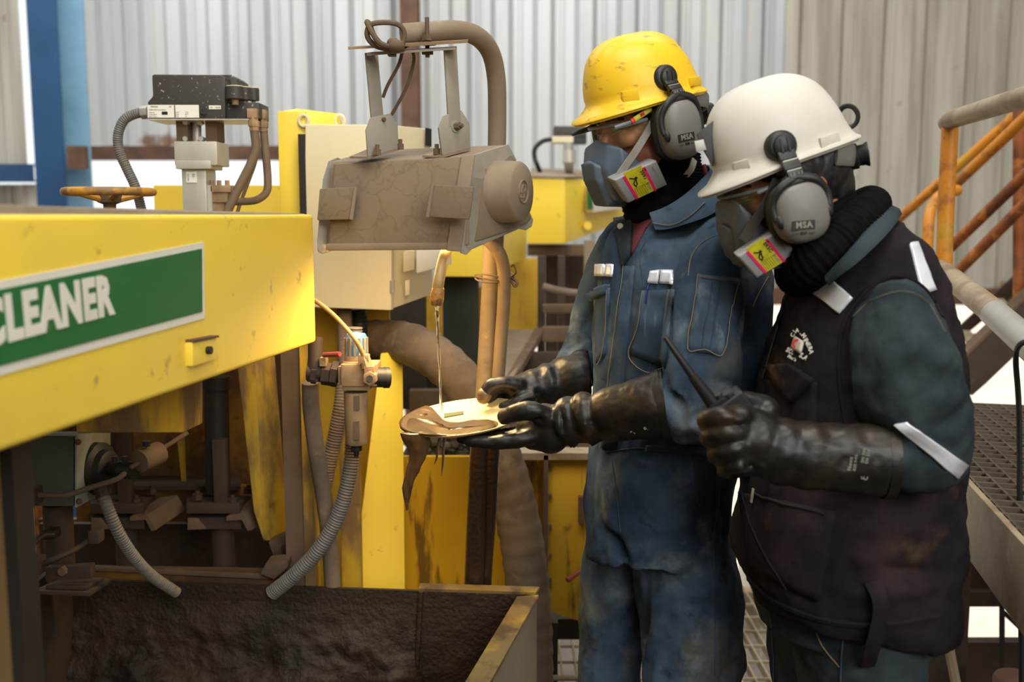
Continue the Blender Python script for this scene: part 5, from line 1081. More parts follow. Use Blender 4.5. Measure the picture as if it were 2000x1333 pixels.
def respirator(h, label, m, quad, out_l, straps, strap_m, body_px, valve_px, num, far=.022):
    t = thing('respirator', label, 'respirator', h.w(.09, 0, -.1))
    # soft facepiece: nose cup, chin cup and cheek flanges in one piece
    def pts_of(groups):
        out = []
        for l, px in groups:
            for x, y in px:
                q = h.loc(h.hp(x, y, l)); out += [h.w(q.x, q.y, q.z), h.w(q.x, -q.y, q.z)]
        return out
    add_mesh('facepiece', hull_mesh(pts_of(body_px), .003, 7), m, t)
    add_mesh('valve_cover', hull_mesh(pts_of(valve_px), .0026, 6), m, t)
    # cartridges: near one from its outer face corners, far one mirrored
    co = [h.loc(h.hp(x, y, l)) for (x, y), l in zip(quad, out_l)]
    for sg in (1, -1):
        q = [V((p.x - (far if sg < 0 else 0), sg * p.y * (.94 if sg < 0 else 1), p.z)) for p in co]; ce = sum(q, V()) / 4
        nn = (q[1] - q[0]).cross(q[3] - q[0]).normalized(); nn = nn if nn.y * sg > 0 else -nn
        inn = [ce + (p - ce) * .97 - nn * .030 for p in q]; mid = [ce + (p - ce) * 1.0 - nn * .004 for p in q]; fr_ = [ce + (p - ce) * .955 for p in q]
        b = MB(); b.rings([[h.w(*p) for p in r] for r in (inn, mid, fr_)])
        cart = b.build('cartridge', M_cart, t, bevel=.0028, seg=3)
        MB().tube([h.w(*(ce - nn * .03)), h.w(*(ce - nn * .055))], [.022, .026], 16).build('inlet', m, t)
        if sg < 0: continue
        def at(u, v, o=.0006): return h.w(*(quad3(fr_, u, v) + nn * o))
        def pan(u0, v0, u1, v1, o): return MB().prism([at(u0, v0, o), at(u1, v0, o), at(u1, v1, o), at(u0, v1, o)], (h.R @ nn) * .0005)
        lab = pan(.22, .02, .70, .98, .0004).build('label', M_lblY, cart)
        pan(.18, .01, .245, .99, .0007).build('label_stripe', M_pink, lab); pan(.655, .0, .72, 1., .0007).build('label_stripe', M_pink, lab)
        pan(.235, -.10, .66, .03, .0002).build('label_tab', M_lblY, lab)
        wdir = at(1, 0) - at(0, 0); vdir = at(0, 1) - at(0, 0); sc = vdir.length
        text_mb(num, sc * .17, .0003, .0003).xf(frame(at(.60, .07, .0011), vdir, wdir)).build('label_print', M_ink, lab, smooth=0)
        text_mb('P100', sc * .13, .0003, .0002).xf(frame(at(.59, .60, .0011), vdir, wdir)).build('label_print', M_print, lab, smooth=0)
        fgm = MB()                            # the little breathing figure: head and bent arms
        fgm.prism([at(.425 + .035 * cos(a), .25 + .05 * sin(a), .001) for a in [2 * pi * i / 14 for i in range(14)]], (h.R @ nn) * .0004)
        for (u0, v0, u1, v1) in ((.41, .28, .29, .16), (.39, .30, .31, .42), (.31, .42, .335, .56), (.41, .30, .38, .46), (.40, .44, .34, .54)):
            fgm.bar(at(u0, v0, .0012), at(u1, v1, .0012), .0022, .0004, up=h.R @ nn)
        fgm.build('label_figure', M_ink, lab)
        for k in range(6): MB().bar(at(.27 + .05 * k, .62, .0011), at(.27 + .05 * k, .94, .0011), .0007, .0003, up=h.R @ nn).build('label_text_line', mat('faded_olive_ink', rgb(120, 112, 24), .6), lab)
        pan(.27, .585, .64, .595, .0011).build('label_rule', mat('faded_olive_ink', rgb(120, 112, 24), .6), lab)
        pan(.675, .06, .705, .14, .0011).build('label_mark', M_ink, lab)
        text_mb('Organic Vapor', sc * .085, .0003, .0001).xf(frame(at(.86, .12, .0006), vdir, wdir)).build('cartridge_print', M_print, cart, smooth=0)
    for pts, wd in straps:
        q = [h.hp(x, y, l) for x, y, l in pts]; MB().tube(smooth_path(q, 5), wd, 12, ell=.22, ref=None).build('head_strap', strap_m, t) if 0 else flat_strap(q, wd, h.L).build('head_strap', strap_m, t)
    return t
def quad3(q, u, v): return (q[0] * (1 - u) + q[1] * u) * (1 - v) + (q[3] * (1 - u) + q[2] * u) * v
def flat_strap(pts, wd, up, th=.0018):
    pts = smooth_path(pts, 5); mb = MB(); rg = []
    for i, p in enumerate(pts):
        t_ = (pts[min(i + 1, len(pts) - 1)] - pts[max(i - 1, 0)]).normalized(); u = (V(up) - t_ * V(up).dot(t_)).normalized(); s = t_.cross(u)
        rg.append([p + s * wd + u * th, p - s * wd + u * th, p - s * wd - u * th, p + s * wd - u * th])
    return mb.rings(rg)
def knit_tube(pts, r, closed, n=20, pitch=.008, amp=.0016, ell=1.):
    mb = MB(); pts = smooth_path(pts, 10, closed); out = []; L = 0
    a, rs = ribs(pts + ([pts[0]] if closed else []), 0, 1, pitch)
    m = len(a); base = [r] * m if not hasattr(r, '__len__') else [np.interp(i / (m - 1), np.linspace(0, 1, len(r)), r) for i in range(m)]
    return mb.tube(a, [b + amp * w_ for b, w_ in zip(base, rs)], n, ell=ell)
# ------------------------------------------------------------------ front worker: yellow hard hat, blue denim coverall
H1 = Head(1259, 204, 1.95, 25, 13.2); H1.tilt = radians(12)
man = thing('person', 'man in a worn blue denim coverall and black gauntlets bending over a plate', 'person', V((.30, 1.96, 0)))
# body under the clothes, one surface
b = face_pieces(MB(), H1)
b.tube([H1.w(-.02, 0, -.06), H1.w(-.035, 0, -.13), P(1310, 400, 1.98), P(1330, 480, 1.98)], [.054, .052, .055, .06], 18)
sloft(b, [(1270, 450, 1400, 450, 1.97, .06), (1200, 540, 1470, 540, 1.96, .11), (1195, 700, 1460, 700, 1.96, .12), (1190, 880, 1410, 880, 1.96, .11), (1180, 1020, 1390, 1020, 1.96, .10)])
LIMB1 = [[(1402, 476, 1.86, 60), (1388, 540, 1.81, 74), (1376, 640, 1.765, 82), (1372, 730, 1.745, 86), (1368, 790, 1.735, 84), (1342, 806, 1.74, 72), (1312, 802, 1.745, 58), (1280, 798, 1.75, 50)],
         [(1212, 470, 2.07, 44), (1182, 560, 2.12, 46), (1160, 640, 2.13, 48), (1146, 690, 2.11, 50), (1126, 725, 2.07, 46)],
         [(1330, 1010, 1.94, 98), (1340, 1120, 1.92, 104), (1346, 1333, 1.92, 99), (1354, 1600, 1.92, 80), (1354, 1800, 1.93, 66)],
         [(1222, 1020, 2.03, 76), (1200, 1120, 2.05, 70), (1192, 1333, 2.06, 62), (1190, 1600, 2.06, 60), (1188, 1730, 2.06, 56)]]
for q in LIMB1: limb(b, shr(q))
me = remeshed(b, .0042, 3); add_mesh('body', me, M_skin, man)
hair(H1, man); eyes(H1, man)
# coverall
c = MB()
sloft(c, [(1262, 405, 1395, 392, 1.985, .075), (1215, 432, 1432, 425, 1.975, .10), (1188, 470, 1478, 470, 1.96, .125), (1170, 540, 1506, 545, 1.96, .15), (1166, 620, 1506, 620, 1.96, .16), (1164, 700, 1494, 700, 1.96, .155), (1160, 780, 1474, 780, 1.96, .15), (1154, 860, 1446, 860, 1.96, .145), (1146, 940, 1434, 940, 1.96, .145), (1142, 1020, 1428, 1020, 1.96, .145), (1142, 1075, 1430, 1075, 1.96, .14)])
limb(c, LIMB1[0], ell=.92)
limb(c, LIMB1[1])
limb(c, LIMB1[2]); limb(c, LIMB1[3])
me = remeshed(c, .0055, 6)
F1 = [(pline((1420, 470, 1.80), (1380, 500, 1.74), (1350, 540, 1.70)), .012, .006), (pline((1440, 500, 1.82), (1430, 600, 1.75), (1440, 700, 1.75)), .016, -.012),
      (pline((1310, 590, 1.76), (1300, 660, 1.74), (1290, 720, 1.74), (1300, 760, 1.72)), .014, -.014), (pline((1300, 540, 1.78), (1320, 480, 1.80), (1360, 450, 1.82)), .010, -.010),
      (pline((1450, 760, 1.72), (1400, 740, 1.66), (1350, 760, 1.66)), .010, -.010), (pline((1445, 800, 1.72), (1400, 778, 1.65), (1345, 790, 1.66)), .010, .008), (pline((1430, 840, 1.72), (1390, 812, 1.66), (1340, 830, 1.67)), .010, -.009),
      (pline((1350, 740, 1.65), (1320, 765, 1.67), (1290, 790, 1.69)), .009, .006), (pline((1476, 560, 1.9), (1470, 680, 1.85), (1452, 800, 1.86)), .014, .010), (pline((1448, 620, 1.86), (1446, 720, 1.85), (1430, 820, 1.84)), .012, -.010),
      (pline((1240, 520, 1.83), (1230, 640, 1.82), (1200, 780, 1.82)), .014, .006), (pline((1280, 760, 1.82), (1250, 820, 1.82), (1230, 870, 1.82)), .012, -.006), (pline((1180, 900, 1.83), (1260, 905, 1.82), (1420, 900, 1.84)), .006, .004),
      (pline((1160, 1030, 1.86), (1215, 1080, 1.84), (1240, 1200, 1.88), (1255, 1333, 1.92)), .013, -.016), (pline((1390, 1000, 1.82), (1400, 1120, 1.82), (1402, 1333, 1.82)), .012, .006), (pline((1410, 930, 1.85), (1415, 1000, 1.86), (1408, 1060, 1.86)), .008, -.012),
      (pline((1240, 1060, 1.82), (1320, 1055, 1.80), (1385, 1040, 1.82)), .014, -.005), (pline((1230, 1150, 1.84), (1310, 1165, 1.80), (1390, 1160, 1.82)), .016, .005), (pline((1440, 1150, 1.9), (1430, 1250, 1.88), (1450, 1333, 1.9)), .014, .008),
      (pline((1190, 560, 2.05), (1160, 600, 2.06), (1140, 640, 2.08)), .010, -.008), (pline((1180, 620, 2.04), (1150, 650, 2.05), (1128, 660, 2.08)), .008, .008), (pline((1185, 660, 2.04), (1160, 680, 2.04), (1130, 690, 2.06)), .008, -.007)]
folds(me, [(a, w_, h_ * 1.5) for a, w_, h_ in F1]); noise_push(me, 10, .011, 2, (1, 1, .45)); noise_push(me, 26, .0045, 5, (1, 1, .5))
cov = add_mesh('coverall', me, M_denim, man)
W1 = bvh_of(cov.data); W1o = ORG[man]
class Shift:
    def __init__(s, b, o): s.b = b; s.o = o
    def ray_cast(s, a, d):
        h, n, i, t = s.b.ray_cast(a - s.o, d); return (h + s.o if h is not None else None), n, i, t
S1 = Shift(W1, W1o)
def sew(parent, name, quad, m, off=.003, nu=10, nv=10, srf=None, **k): return patch(srf, quad, nu, nv, off).build(name, m, parent, smooth=180, **k)
pk = sew(man, 'chest_pocket', [(1255, 568), (1318, 566), (1300, 720), (1232, 690)], M_denimd, .004, srf=S1)
seam(S1, [(1255, 574), (1318, 571)], .0008, off=.005).build('pocket_stitching', mat('rust_stitching', rgb(120, 88, 62), .85, spec=.1), pk)
seam(S1, [(1255, 568), (1247, 640), (1230, 692), (1262, 726), (1298, 716)], .0008, off=.005).build('pocket_stitching', M_stitch, pk)
pk = sew(man, 'chest_pocket', [(1162, 566), (1192, 562), (1184, 690), (1166, 710)], M_denimd, .004, 5, 10, srf=S1)
seam(S1, [(1188, 566), (1186, 640), (1180, 690), (1170, 712)], .0008, off=.005).build('pocket_stitching', M_stitch, pk)
fl = sew(man, 'pocket_flap', [(1150, 572), (1192, 556), (1186, 574), (1156, 590)], M_denimd, .012, 6, 4, srf=S1)
pk = sew(man, 'sleeve_pocket', [(1364, 538), (1440, 546), (1410, 694), (1344, 686)], M_denimd, .005, srf=S1)
for q in ([(1366, 546), (1400, 549), (1436, 553)], ): seam(S1, q, .0008, off=.007).build('pocket_stitching', mat('rust_stitching', rgb(120, 88, 62), .85, spec=.1), pk)
seam(S1, [(1365, 540), (1356, 610), (1346, 684), (1378, 684), (1409, 692), (1422, 620), (1438, 548)], .0008, off=.007).build('pocket_stitching', M_stitch, pk)
for x in (1380, 1394): seam(S1, [(x + 8, 552), (x, 620), (x - 8, 682)], .0008, off=.006).build('pocket_pleat', M_denimd, pk)
for q in ([(1164, 516), (1183, 517), (1181, 540), (1162, 539)], [(1187, 516), (1199, 517), (1196, 541), (1184, 540)], [(1270, 530), (1289, 528), (1285, 555), (1265, 553)], [(1291, 528), (1315, 528), (1314, 556), (1288, 554)]): sew(man, 'reflective_patch', q, M_refl, .004, 4, 4, srf=S1)
MB().tube([onto(S1, 1270, 553, .008), onto(S1, 1265, 570, .008), onto(S1, 1262, 592, .006)], .0016, 8).build('pen', mat('blue_pen', rgb(34, 44, 120), .4), None, 'blue pen clipped in the chest pocket of the denim coverall', 'pen')
plk = sew(man, 'front_placket', [(1218, 520), (1240, 520), (1206, 876), (1176, 876)], M_denim, .004, 4, 16, srf=S1)
seam(S1, [(1220, 520), (1204, 640), (1190, 760), (1178, 874)], .0008, off=.006).build('placket_stitching', M_stitch, plk)
for pts in ([(1258, 560), (1250, 500), (1262, 470)], [(1344, 540), (1352, 500), (1378, 470), (1424, 454)], [(1500, 540), (1478, 580), (1470, 600)], [(1278, 620), (1272, 700), (1268, 730)], [(1392, 1046), (1396, 1180), (1396, 1330)], [(1195, 900), (1206, 980), (1212, 1040)], [(1349, 884), (1356, 960), (1392, 1046)], [(1408, 930), (1400, 1000), (1392, 1046)], [(1176, 884), (1260, 876), (1392, 884)]):
    seam(S1, pts, .0008, off=.001).build('seam', M_stitch if pts[0][0] > 1340 and pts[0][1] < 560 else M_denimd, cov)
sew(man, 'side_pocket', [(1350, 884), (1398, 886), (1396, 1000), (1368, 1000)], M_denim2, .002, 5, 8, srf=S1)
sew(man, 'belt_band', [(1262, 870), (1392, 872), (1392, 888), (1258, 884)], M_denimd, .004, 14, 3, srf=S1)
# open neck: maroon shirt, knitted roll neck, collar and lapel
sew(man, 'shirt_front', [(1238, 412), (1292, 412), (1262, 448), (1234, 500)], M_maroon, .003, 6, 8, srf=S1)
knit_tube([H1.w(-.02, 0, -.100), P(1296, 372, 1.965), P(1296, 410, 1.95), P(1300, 440, 1.965)], [.070, .074, .078, .07], False, 36, .006, .0014).build('roll_neck', M_knit, man, smooth=180)
MB().tube([P(1372, 322, 1.96), P(1378, 345, 1.96), P(1384, 372, 1.97)], .012, 10, ell=.5).build('shirt_collar', M_maroon, man)
def band(pts, wd, th, name, m, parent):
    """folded collar strip: pts (px,py,Y) centre line, width across, outward thickness"""
    q = smooth_path([P(*p) for p in pts], 6); ws = smooth_vals(wd, 6) if hasattr(wd, '__len__') else [wd] * len(q); rg = []
    cen = sum(q, V()) / len(q)
    for i, p in enumerate(q):
        t_ = (q[min(i + 1, len(q) - 1)] - q[max(i - 1, 0)]).normalized(); o = (p - cen); o = (o - t_ * o.dot(t_)); o.z = o.z * .3; o.normalize(); dn = t_.cross(o); dn = dn if dn.z < 0 else -dn
        dn = (dn + o * .55).normalized()
        rg.append([p - o * th, p + o * th, p + dn * ws[i] * .5 + o * th * 2.4, p + dn * ws[i] + o * th * 1.6, p + dn * ws[i] - o * th * .3, p + dn * ws[i] * .5 - o * th * .2])
    return MB().rings(rg).build(name, m, parent, bevel=.0012, smooth=60)
cl = band([(1268, 416, 1.862), (1300, 404, 1.855), (1338, 380, 1.85), (1372, 350, 1.875), (1390, 330, 1.94), (1376, 322, 2.01), (1320, 330, 2.06)], [.034, .044, .056, .062, .062, .056, .05], .004, 'collar', M_denim, man)
seam(Shift(bvh_of(cl.data), ORG[man]), [(1276, 436), (1310, 440), (1345, 424), (1376, 396)], .0008, off=.002).build('collar_stitching', M_stitch, cl)
sew(man, 'lapel', [(1200, 432), (1236, 426), (1232, 500), (1218, 524)], M_denim2, .008, 6, 8, srf=S1)
MB().lathe(onto(S1, 1217, 449, .010), (-.3, -1, 0), [(0, .006), (.002, .005), (.0022, 0)], 14).build('snap_button', M_alu, man)
for x, s in ((1352, 1.93), (1190, 2.06)):
    q = P(x, 1800, s); bo = MB(); bo.tube([V((q.x, q.y, .30)), V((q.x, q.y, .12)), V((q.x - .01, q.y, .06))], [.062, .058, .05], 16); bo.ell((q.x - .08, q.y - .02, .045), (.11, .05, .045)); bo.ell((q.x, q.y, .05), (.06, .048, .05))
    mm = remeshed(bo, .008, 3); co = get_co(mm); co[:, 2] = np.maximum(co[:, 2], .002); set_co(mm, co); add_mesh('boot', mm, M_black, man)
# near gauntlet: thumb over the plate, four fingers under it
def glove(parent, pieces, fingers, voxel, fl, nz=.0016, name='glove'):
    g = MB()
    for pts, e in pieces: limb(g, pts, e, 24, 4, cap0=False)
    for pts in fingers: limb(g, pts, 1., 12, 5)
    mm = remeshed(g, voxel, 4)
    folds(mm, [(a, w_, h_ * 1.5) for a, w_, h_ in fl]); noise_push(mm, 40, nz, 4); return add_mesh(name, mm, M_glove, parent)
fing = []
for i, (Y0, Y1, dx, dy) in enumerate(((1.775, 1.80, 0, 8), (1.80, 1.835, -14, 2), (1.828, 1.872, -12, -2), (1.855, 1.905, 12, -4))):
    fing.append([(1046, 846 + dy * .5, Y0 + .03, 17), (1005, 853 + dy, Y0 + .03, 16), (958 + dx, 857 + dy, Y1 + .01, 14.5), (916 + dx, 856 + dy * .8, Y1 + .02, 11.5)])
fing.append([(1072, 818, 1.80, 22), (1040, 804, 1.79, 21), (1008, 806, 1.80, 18.5), (984, 816, 1.815, 15.5)])
gl = glove(man, [([(1293, 791, 1.748, 71), (1270, 796, 1.75, 66), (1230, 803, 1.765, 59), (1190, 812, 1.78, 55), (1168, 818, 1.79, 46), (1146, 820, 1.795, 57), (1128, 826, 1.80, 41), (1113, 826, 1.805, 54), (1098, 830, 1.815, 42), (1072, 838, 1.825, 52), (1045, 842, 1.835, 40)], .82)], fing, .0034,
    [(pline((1150, 770, 1.76), (1158, 800, 1.72), (1166, 850, 1.73), (1160, 880, 1.76)), .007, -.009), (pline((1136, 770, 1.77), (1142, 806, 1.73), (1150, 850, 1.74), (1152, 880, 1.76)), .006, .008), (pline((1120, 785, 1.77), (1124, 815, 1.74), (1130, 850, 1.75), (1122, 880, 1.78)), .006, -.010), (pline((1106, 782, 1.78), (1108, 812, 1.75), (1112, 850, 1.76)), .006, .007), (pline((1095, 792, 1.79), (1098, 830, 1.77), (1104, 870, 1.79)), .006, -.006),
     (pline((1060, 800, 1.79), (1050, 830, 1.78), (1030, 846, 1.79)), .008, -.007)])
cf = MB(); q0 = P(1293, 791, 1.748); q1 = P(1306, 788, 1.747); cf.tube([P(1284, 793, 1.749), P(1299, 790, 1.747)], [S(70, 1.75), S(73, 1.75)], 30, ell=.82, caps=False); cf.tube([P(1299, 790, 1.747), P(1290, 791, 1.748)], [S(70, 1.75), S(68, 1.75)], 30, ell=.82, caps=False)
cf.build('cuff_hem', M_glove, gl)
GB = Shift(bvh_of(gl.data), ORG[man])
for q, s in (((1236, 846), 'XL'), ((1262, 840), '9')):
    lt = text_mb(s, .012, .0003, .0003); o = onto(GB, *q, .0012); lt.xf(frame(o, V((.25, 0, 1)), V((-1, 0, .2)))).build('cuff_print', M_print, gl, smooth=0)
# far gauntlet: muddy fingertips over the far rim
fing = [[(1012, 752, 2.0, 16), (985, 748, 1.99, 14.5), (958, 754, 1.985, 14), (946, 772, 1.985, 13)], [(1012, 758, 2.02, 16), (984, 756, 2.02, 14), (962, 764, 2.015, 13), (954, 778, 2.01, 12)], [(1014, 764, 2.04, 15), (990, 764, 2.045, 13), (972, 770, 2.04, 12), (966, 782, 2.03, 11)], [(1018, 768, 2.055, 14), (998, 770, 2.06, 12), (984, 776, 2.055, 11), (980, 784, 2.045, 10)], [(1040, 772, 2.0, 15), (1015, 782, 1.99, 13), (996, 792, 1.99, 12), (982, 796, 1.99, 11)]]
g2 = glove(man, [([(1152, 738, 2.05, 56), (1128, 740, 2.05, 57), (1100, 746, 2.05, 50), (1080, 750, 2.045, 42), (1066, 752, 2.04, 44), (1052, 754, 2.035, 36), (1036, 757, 2.03, 37), (1012, 758, 2.02, 26)], .85)], fing, .0036,
    [(pline((1086, 708, 2.02), (1080, 740, 1.99), (1082, 780, 2.0)), .006, -.008), (pline((1070, 714, 2.02), (1066, 740, 1.99), (1068, 780, 2.0)), .006, .006), (pline((1056, 720, 2.02), (1053, 745, 1.99), (1054, 780, 2.0)), .006, -.007)])
MB().ell(P(945.5, 772, 1.985), (.0150, .0146, .0155), n=18, m=12).ell(P(944, 778, 1.984), (.0135, .0135, .0125), n=18, m=12).build('muddy_fingertip', mat('mud_coating', rgb(88, 68, 46), .4, 0, [(rgb(70, 52, 34), 30, .4, .7, .8)], (60, .2)), g2)
# head gear
hat1 = helmet(H1, 'hard_hat', 'scuffed yellow hard hat with a grey ear defender', M_hatY, .125, .99, [[(1208, 181), (1242, 174), (1246, 197), (1207, 203)], [(1345, 152), (1364, 149), (1368, 166), (1347, 170)]])
muff(H1, hat1, (1326, 252), (1301, 152), (.040, .054), (1341, 268)); muff(H1, hat1, (1326, 252), (1301, 152), (.040, .054), None, -1)
MB().tube(smooth_path([H1.w(-.06, .078, -.006), H1.w(-.105, .05, -.018), H1.w(-.118, 0, -.026), H1.w(-.105, -.05, -.018), H1.w(-.06, -.078, -.006)], 6), .014, 10, ell=.2).build('nape_strap', M_cup, hat1)
MB().lathe(H1.w(-.112, 0.012, -.040), -H1.F, [(0, .022), (.010, .022), (.012, .018), (.024, .017), (.026, .0)], 20).build('ratchet_knob', M_black, hat1)
glasses(H1, 'amber safety glasses with a lime temple worn under the yellow hard hat', [(1160, 258), (1200, 250), (1232, 238), (1258, 222), (1276, 208)], ((1233, 238), (1239, 234), (1271, 213)))
respirator(H1, 'blue grey half mask respirator worn under the yellow hard hat', M_mask, [(1198, 352), (1283, 313), (1305, 362), (1228, 398)], [.080, .092, .086, .072],
    [([(1202, 358, .062), (1214, 335, .066), (1240, 298, .076), (1262, 262, .080), (1276, 236, .082)], .0065), ([(1338, 345, .072), (1350, 330, .078), (1356, 312, .07)], .006)], M_strap,
    [(0, [(1164, 272), (1152, 312), (1152, 345), (1180, 398), (1224, 398)]), (.042, [(1186, 284), (1182, 330), (1200, 392), (1232, 394)]), (.064, [(1214, 288), (1252, 318), (1270, 340), (1256, 384), (1216, 320)])],
    [(0, [(1151, 312), (1153, 345), (1178, 404), (1224, 405)]), (.024, [(1158, 318), (1164, 352), (1186, 402), (1224, 402)]), (.036, [(1186, 330), (1200, 388), (1222, 392)])], '7093C')

# plate, slurry and water spill
pc = P(905, 817, 1.925); px_ = V((cos(radians(7)), .05, sin(radians(7)))); py_ = V((0, cos(radians(5)), sin(radians(5))))
PM = frame(pc, px_, py_); pr = .122; pz = PM.to_3x3() @ V((0, 0, 1))
pt_ = thing('plate', 'cream enamel sample plate held under the water hose', 'plate', pc)
MB().lathe((0, 0, 0), (0, 0, 1), [(-.014, 0), (-.014, .06), (-.008, .098), (.002, pr - .001), (.004, pr), (.004, pr - .003), (-.004, .100), (-.010, .062), (-.0105, 0)], 64).xf(PM).build('dish', M_plate, pt_, smooth=60)
def onplate(px, py, off=0.):
    d = ray(px, py); t_ = (pc - CAM).dot(pz) / d.dot(pz); q = PM.inverted() @ (CAM + d * t_); r = math.hypot(q.x, q.y)
    if r > pr: q.x *= pr / r; q.y *= pr / r; r = pr
    q.z = np.interp(r, [0, .062, .100, pr - .003, pr], [-.0105, -.010, -.004, .004, .0045]) + off; return PM @ q
so = [(770, 840), (776, 818), (806, 800), (842, 797), (866, 812), (890, 817), (930, 812), (968, 812), (975, 826), (958, 836), (924, 847), (874, 857), (834, 860), (798, 856), (780, 850)]
so = [(q.x, q.y) for q in smooth_path([V((a, b_, 0)) for a, b_ in so], 4, True)]; cen = (866, 830); sv = []; sf = []; n = len(so); RR = 9
sm = MB(); rgs = []
for j in range(RR + 1):
    k = 1 - j / RR * .98; rgs.append([onplate(cen[0] + (x - cen[0]) * k, cen[1] + (y - cen[1]) * k, -.001 if j == 0 else .0035 + .0012 * noise.noise(V((x * .05, y * .09, j * .8)))) for x, y in so])
sm.rings(rgs, caps=True).build('slurry', M_slurry, pt_, smooth=180)
pl_ = MB()
for j in range(2): pass
a_, b_ = onplate(868, 806, .0012), onplate(905, 797, .0012)
lt = text_mb('ENAMEL', .0085, .0003, .0004); ys = [p.y for p in lt.v]; xs = [p.x for p in lt.v]; k = (b_ - a_).length / (max(xs) - min(xs)); lt.v = [V((p.x * k, p.y * 1.2, p.z)) for p in lt.v]
MB().prism([onplate(866, 808, .0012), onplate(904, 801, .0012), onplate(905, 797, .0012), onplate(867, 803, .0012)], pz * .0008).build('maker_mark', mat('dark_green_print', rgb(46, 58, 28), .6), pt_)
sp = MB(); rg = []
for (x, y, hw, th) in ((812, 847, 30, .010), (812, 856, 27, .010), (816, 872, 22, .008), (815, 892, 18, .007), (808, 915, 15, .007), (801, 936, 12, .006), (796, 956, 10, .006), (795, 972, 8, .005), (795, 986, 4, .003), (795, 996, 1, .001)):
    c_ = P(x, y, 1.84); rg.append([c_ + V((S(hw, 1.84) * cos(a), th * sin(a), 0)) for a in [2 * pi * i / 20 for i in range(20)]])
cols = [smooth_path([r[k] for r in rg], 5) for k in range(20)]
mm = MB().rings([[c_[i] for c_ in cols] for i in range(len(cols[0]))]).mesh('x', V()); noise_push(mm, 55, .004, 1, (1, 1, .3)); sp_o = add_mesh('slurry_spill', mm, M_spill, None)
prop(sp_o, 'brown slurry pouring off the left edge of the plate', 'slurry')
for i, pts in enumerate(([(860, 853), (855, 872), (853, 895), (848, 908)], [(868, 853), (866, 880), (865, 905), (862, 930)])):
    MB().tube(smooth_path([P(x, y, 1.84) for x, y in pts], 6), smooth_vals([.0028, .0024, .002, .0004], 6), 8).build('slurry_drip', M_spill, None, ('shorter' if i == 0 else 'longer') + ' thin dark drip hanging from the near rim of the plate', 'drip')
# ------------------------------------------------------------------ near worker: white hard hat, navy vest over denim
H2 = Head(1532, 315, 1.65, 6, 19); H2.tilt = radians(4)
man2 = thing('person', 'man in a dark navy vest over dark denim holding a radio', 'person', V((.60, 1.65, 0)))
b = face_pieces(MB(), H2)
b.tube([H2.w(-.02, 0, -.06), H2.w(-.04, 0, -.13), P(1640, 480, 1.66), P(1680, 560, 1.66)], [.056, .058, .062, .075], 18)
sloft(b, [(1600, 500, 1760, 470, 1.66, .09), (1560, 620, 1820, 600, 1.66, .14), (1520, 800, 1840, 800, 1.66, .14), (1490, 1000, 1820, 1000, 1.66, .13), (1510, 1180, 1800, 1180, 1.66, .13)])
LIMB2 = [[(1746, 630, 1.525, 84), (1750, 652, 1.50, 98), (1756, 690, 1.475, 112), (1768, 760, 1.465, 114), (1796, 830, 1.455, 106), (1806, 884, 1.445, 92), (1778, 902, 1.437, 78), (1748, 902, 1.433, 66), (1716, 903, 1.43, 54)],
         [(1710, 600, 1.82, 70), (1740, 740, 1.84, 70), (1735, 860, 1.83, 62), (1660, 885, 1.81, 54)],
         [(1674, 1180, 1.62, 146), (1680, 1333, 1.615, 140), (1690, 1600, 1.60, 112), (1694, 1900, 1.57, 90), (1694, 2060, 1.57, 84)],
         [(1610, 1180, 1.74, 120), (1604, 1333, 1.76, 104), (1610, 1600, 1.78, 90), (1620, 1880, 1.78, 76)]]
for q in LIMB2: limb(b, shr(q))
me = remeshed(b, .0042, 3); add_mesh('body', me, M_skin, man2)
hair(H2, man2); eyes(H2, man2)
# denim coverall under the vest
c = MB()
sloft(c, [(1600, 478, 1765, 448, 1.66, .09), (1552, 620, 1830, 600, 1.66, .15), (1500, 800, 1845, 800, 1.66, .155), (1470, 1000, 1830, 1000, 1.66, .15), (1480, 1150, 1832, 1190, 1.66, .14), (1490, 1220, 1830, 1230, 1.66, .14)])
limb(c, LIMB2[0], ell=.86)
limb(c, LIMB2[1])
limb(c, LIMB2[2], ell=.9); limb(c, LIMB2[3])
me = remeshed(c, .0058, 6)
F2 = [(pline((1660, 640, 1.40), (1720, 700, 1.36), (1800, 760, 1.38)), .020, -.006), (pline((1690, 800, 1.38), (1760, 790, 1.34), (1840, 850, 1.36)), .014, .008), (pline((1690, 835, 1.38), (1760, 822, 1.33), (1850, 890, 1.36)), .010, -.009), (pline((1880, 780, 1.42), (1850, 830, 1.37), (1780, 846, 1.34)), .012, -.006), (pline((1750, 590, 1.42), (1790, 640, 1.39), (1850, 740, 1.41)), .018, .006), (pline((1740, 940, 1.38), (1800, 955, 1.37), (1870, 930, 1.38)), .010, -.008), (pline((1660, 720, 1.39), (1700, 780, 1.37), (1740, 800, 1.36)), .014, .006),
      (pline((1560, 1230, 1.5), (1600, 1290, 1.46), (1640, 1333, 1.46)), .014, -.008), (pline((1760, 1230, 1.45), (1740, 1290, 1.43), (1760, 1400, 1.44)), .016, -.008)]
folds(me, [(a, w_, h_ * 1.5) for a, w_, h_ in F2]); noise_push(me, 9, .011, 12, (1, 1, .6)); noise_push(me, 26, .004, 3)
cov2 = add_mesh('coverall', me, M_denim2, man2)
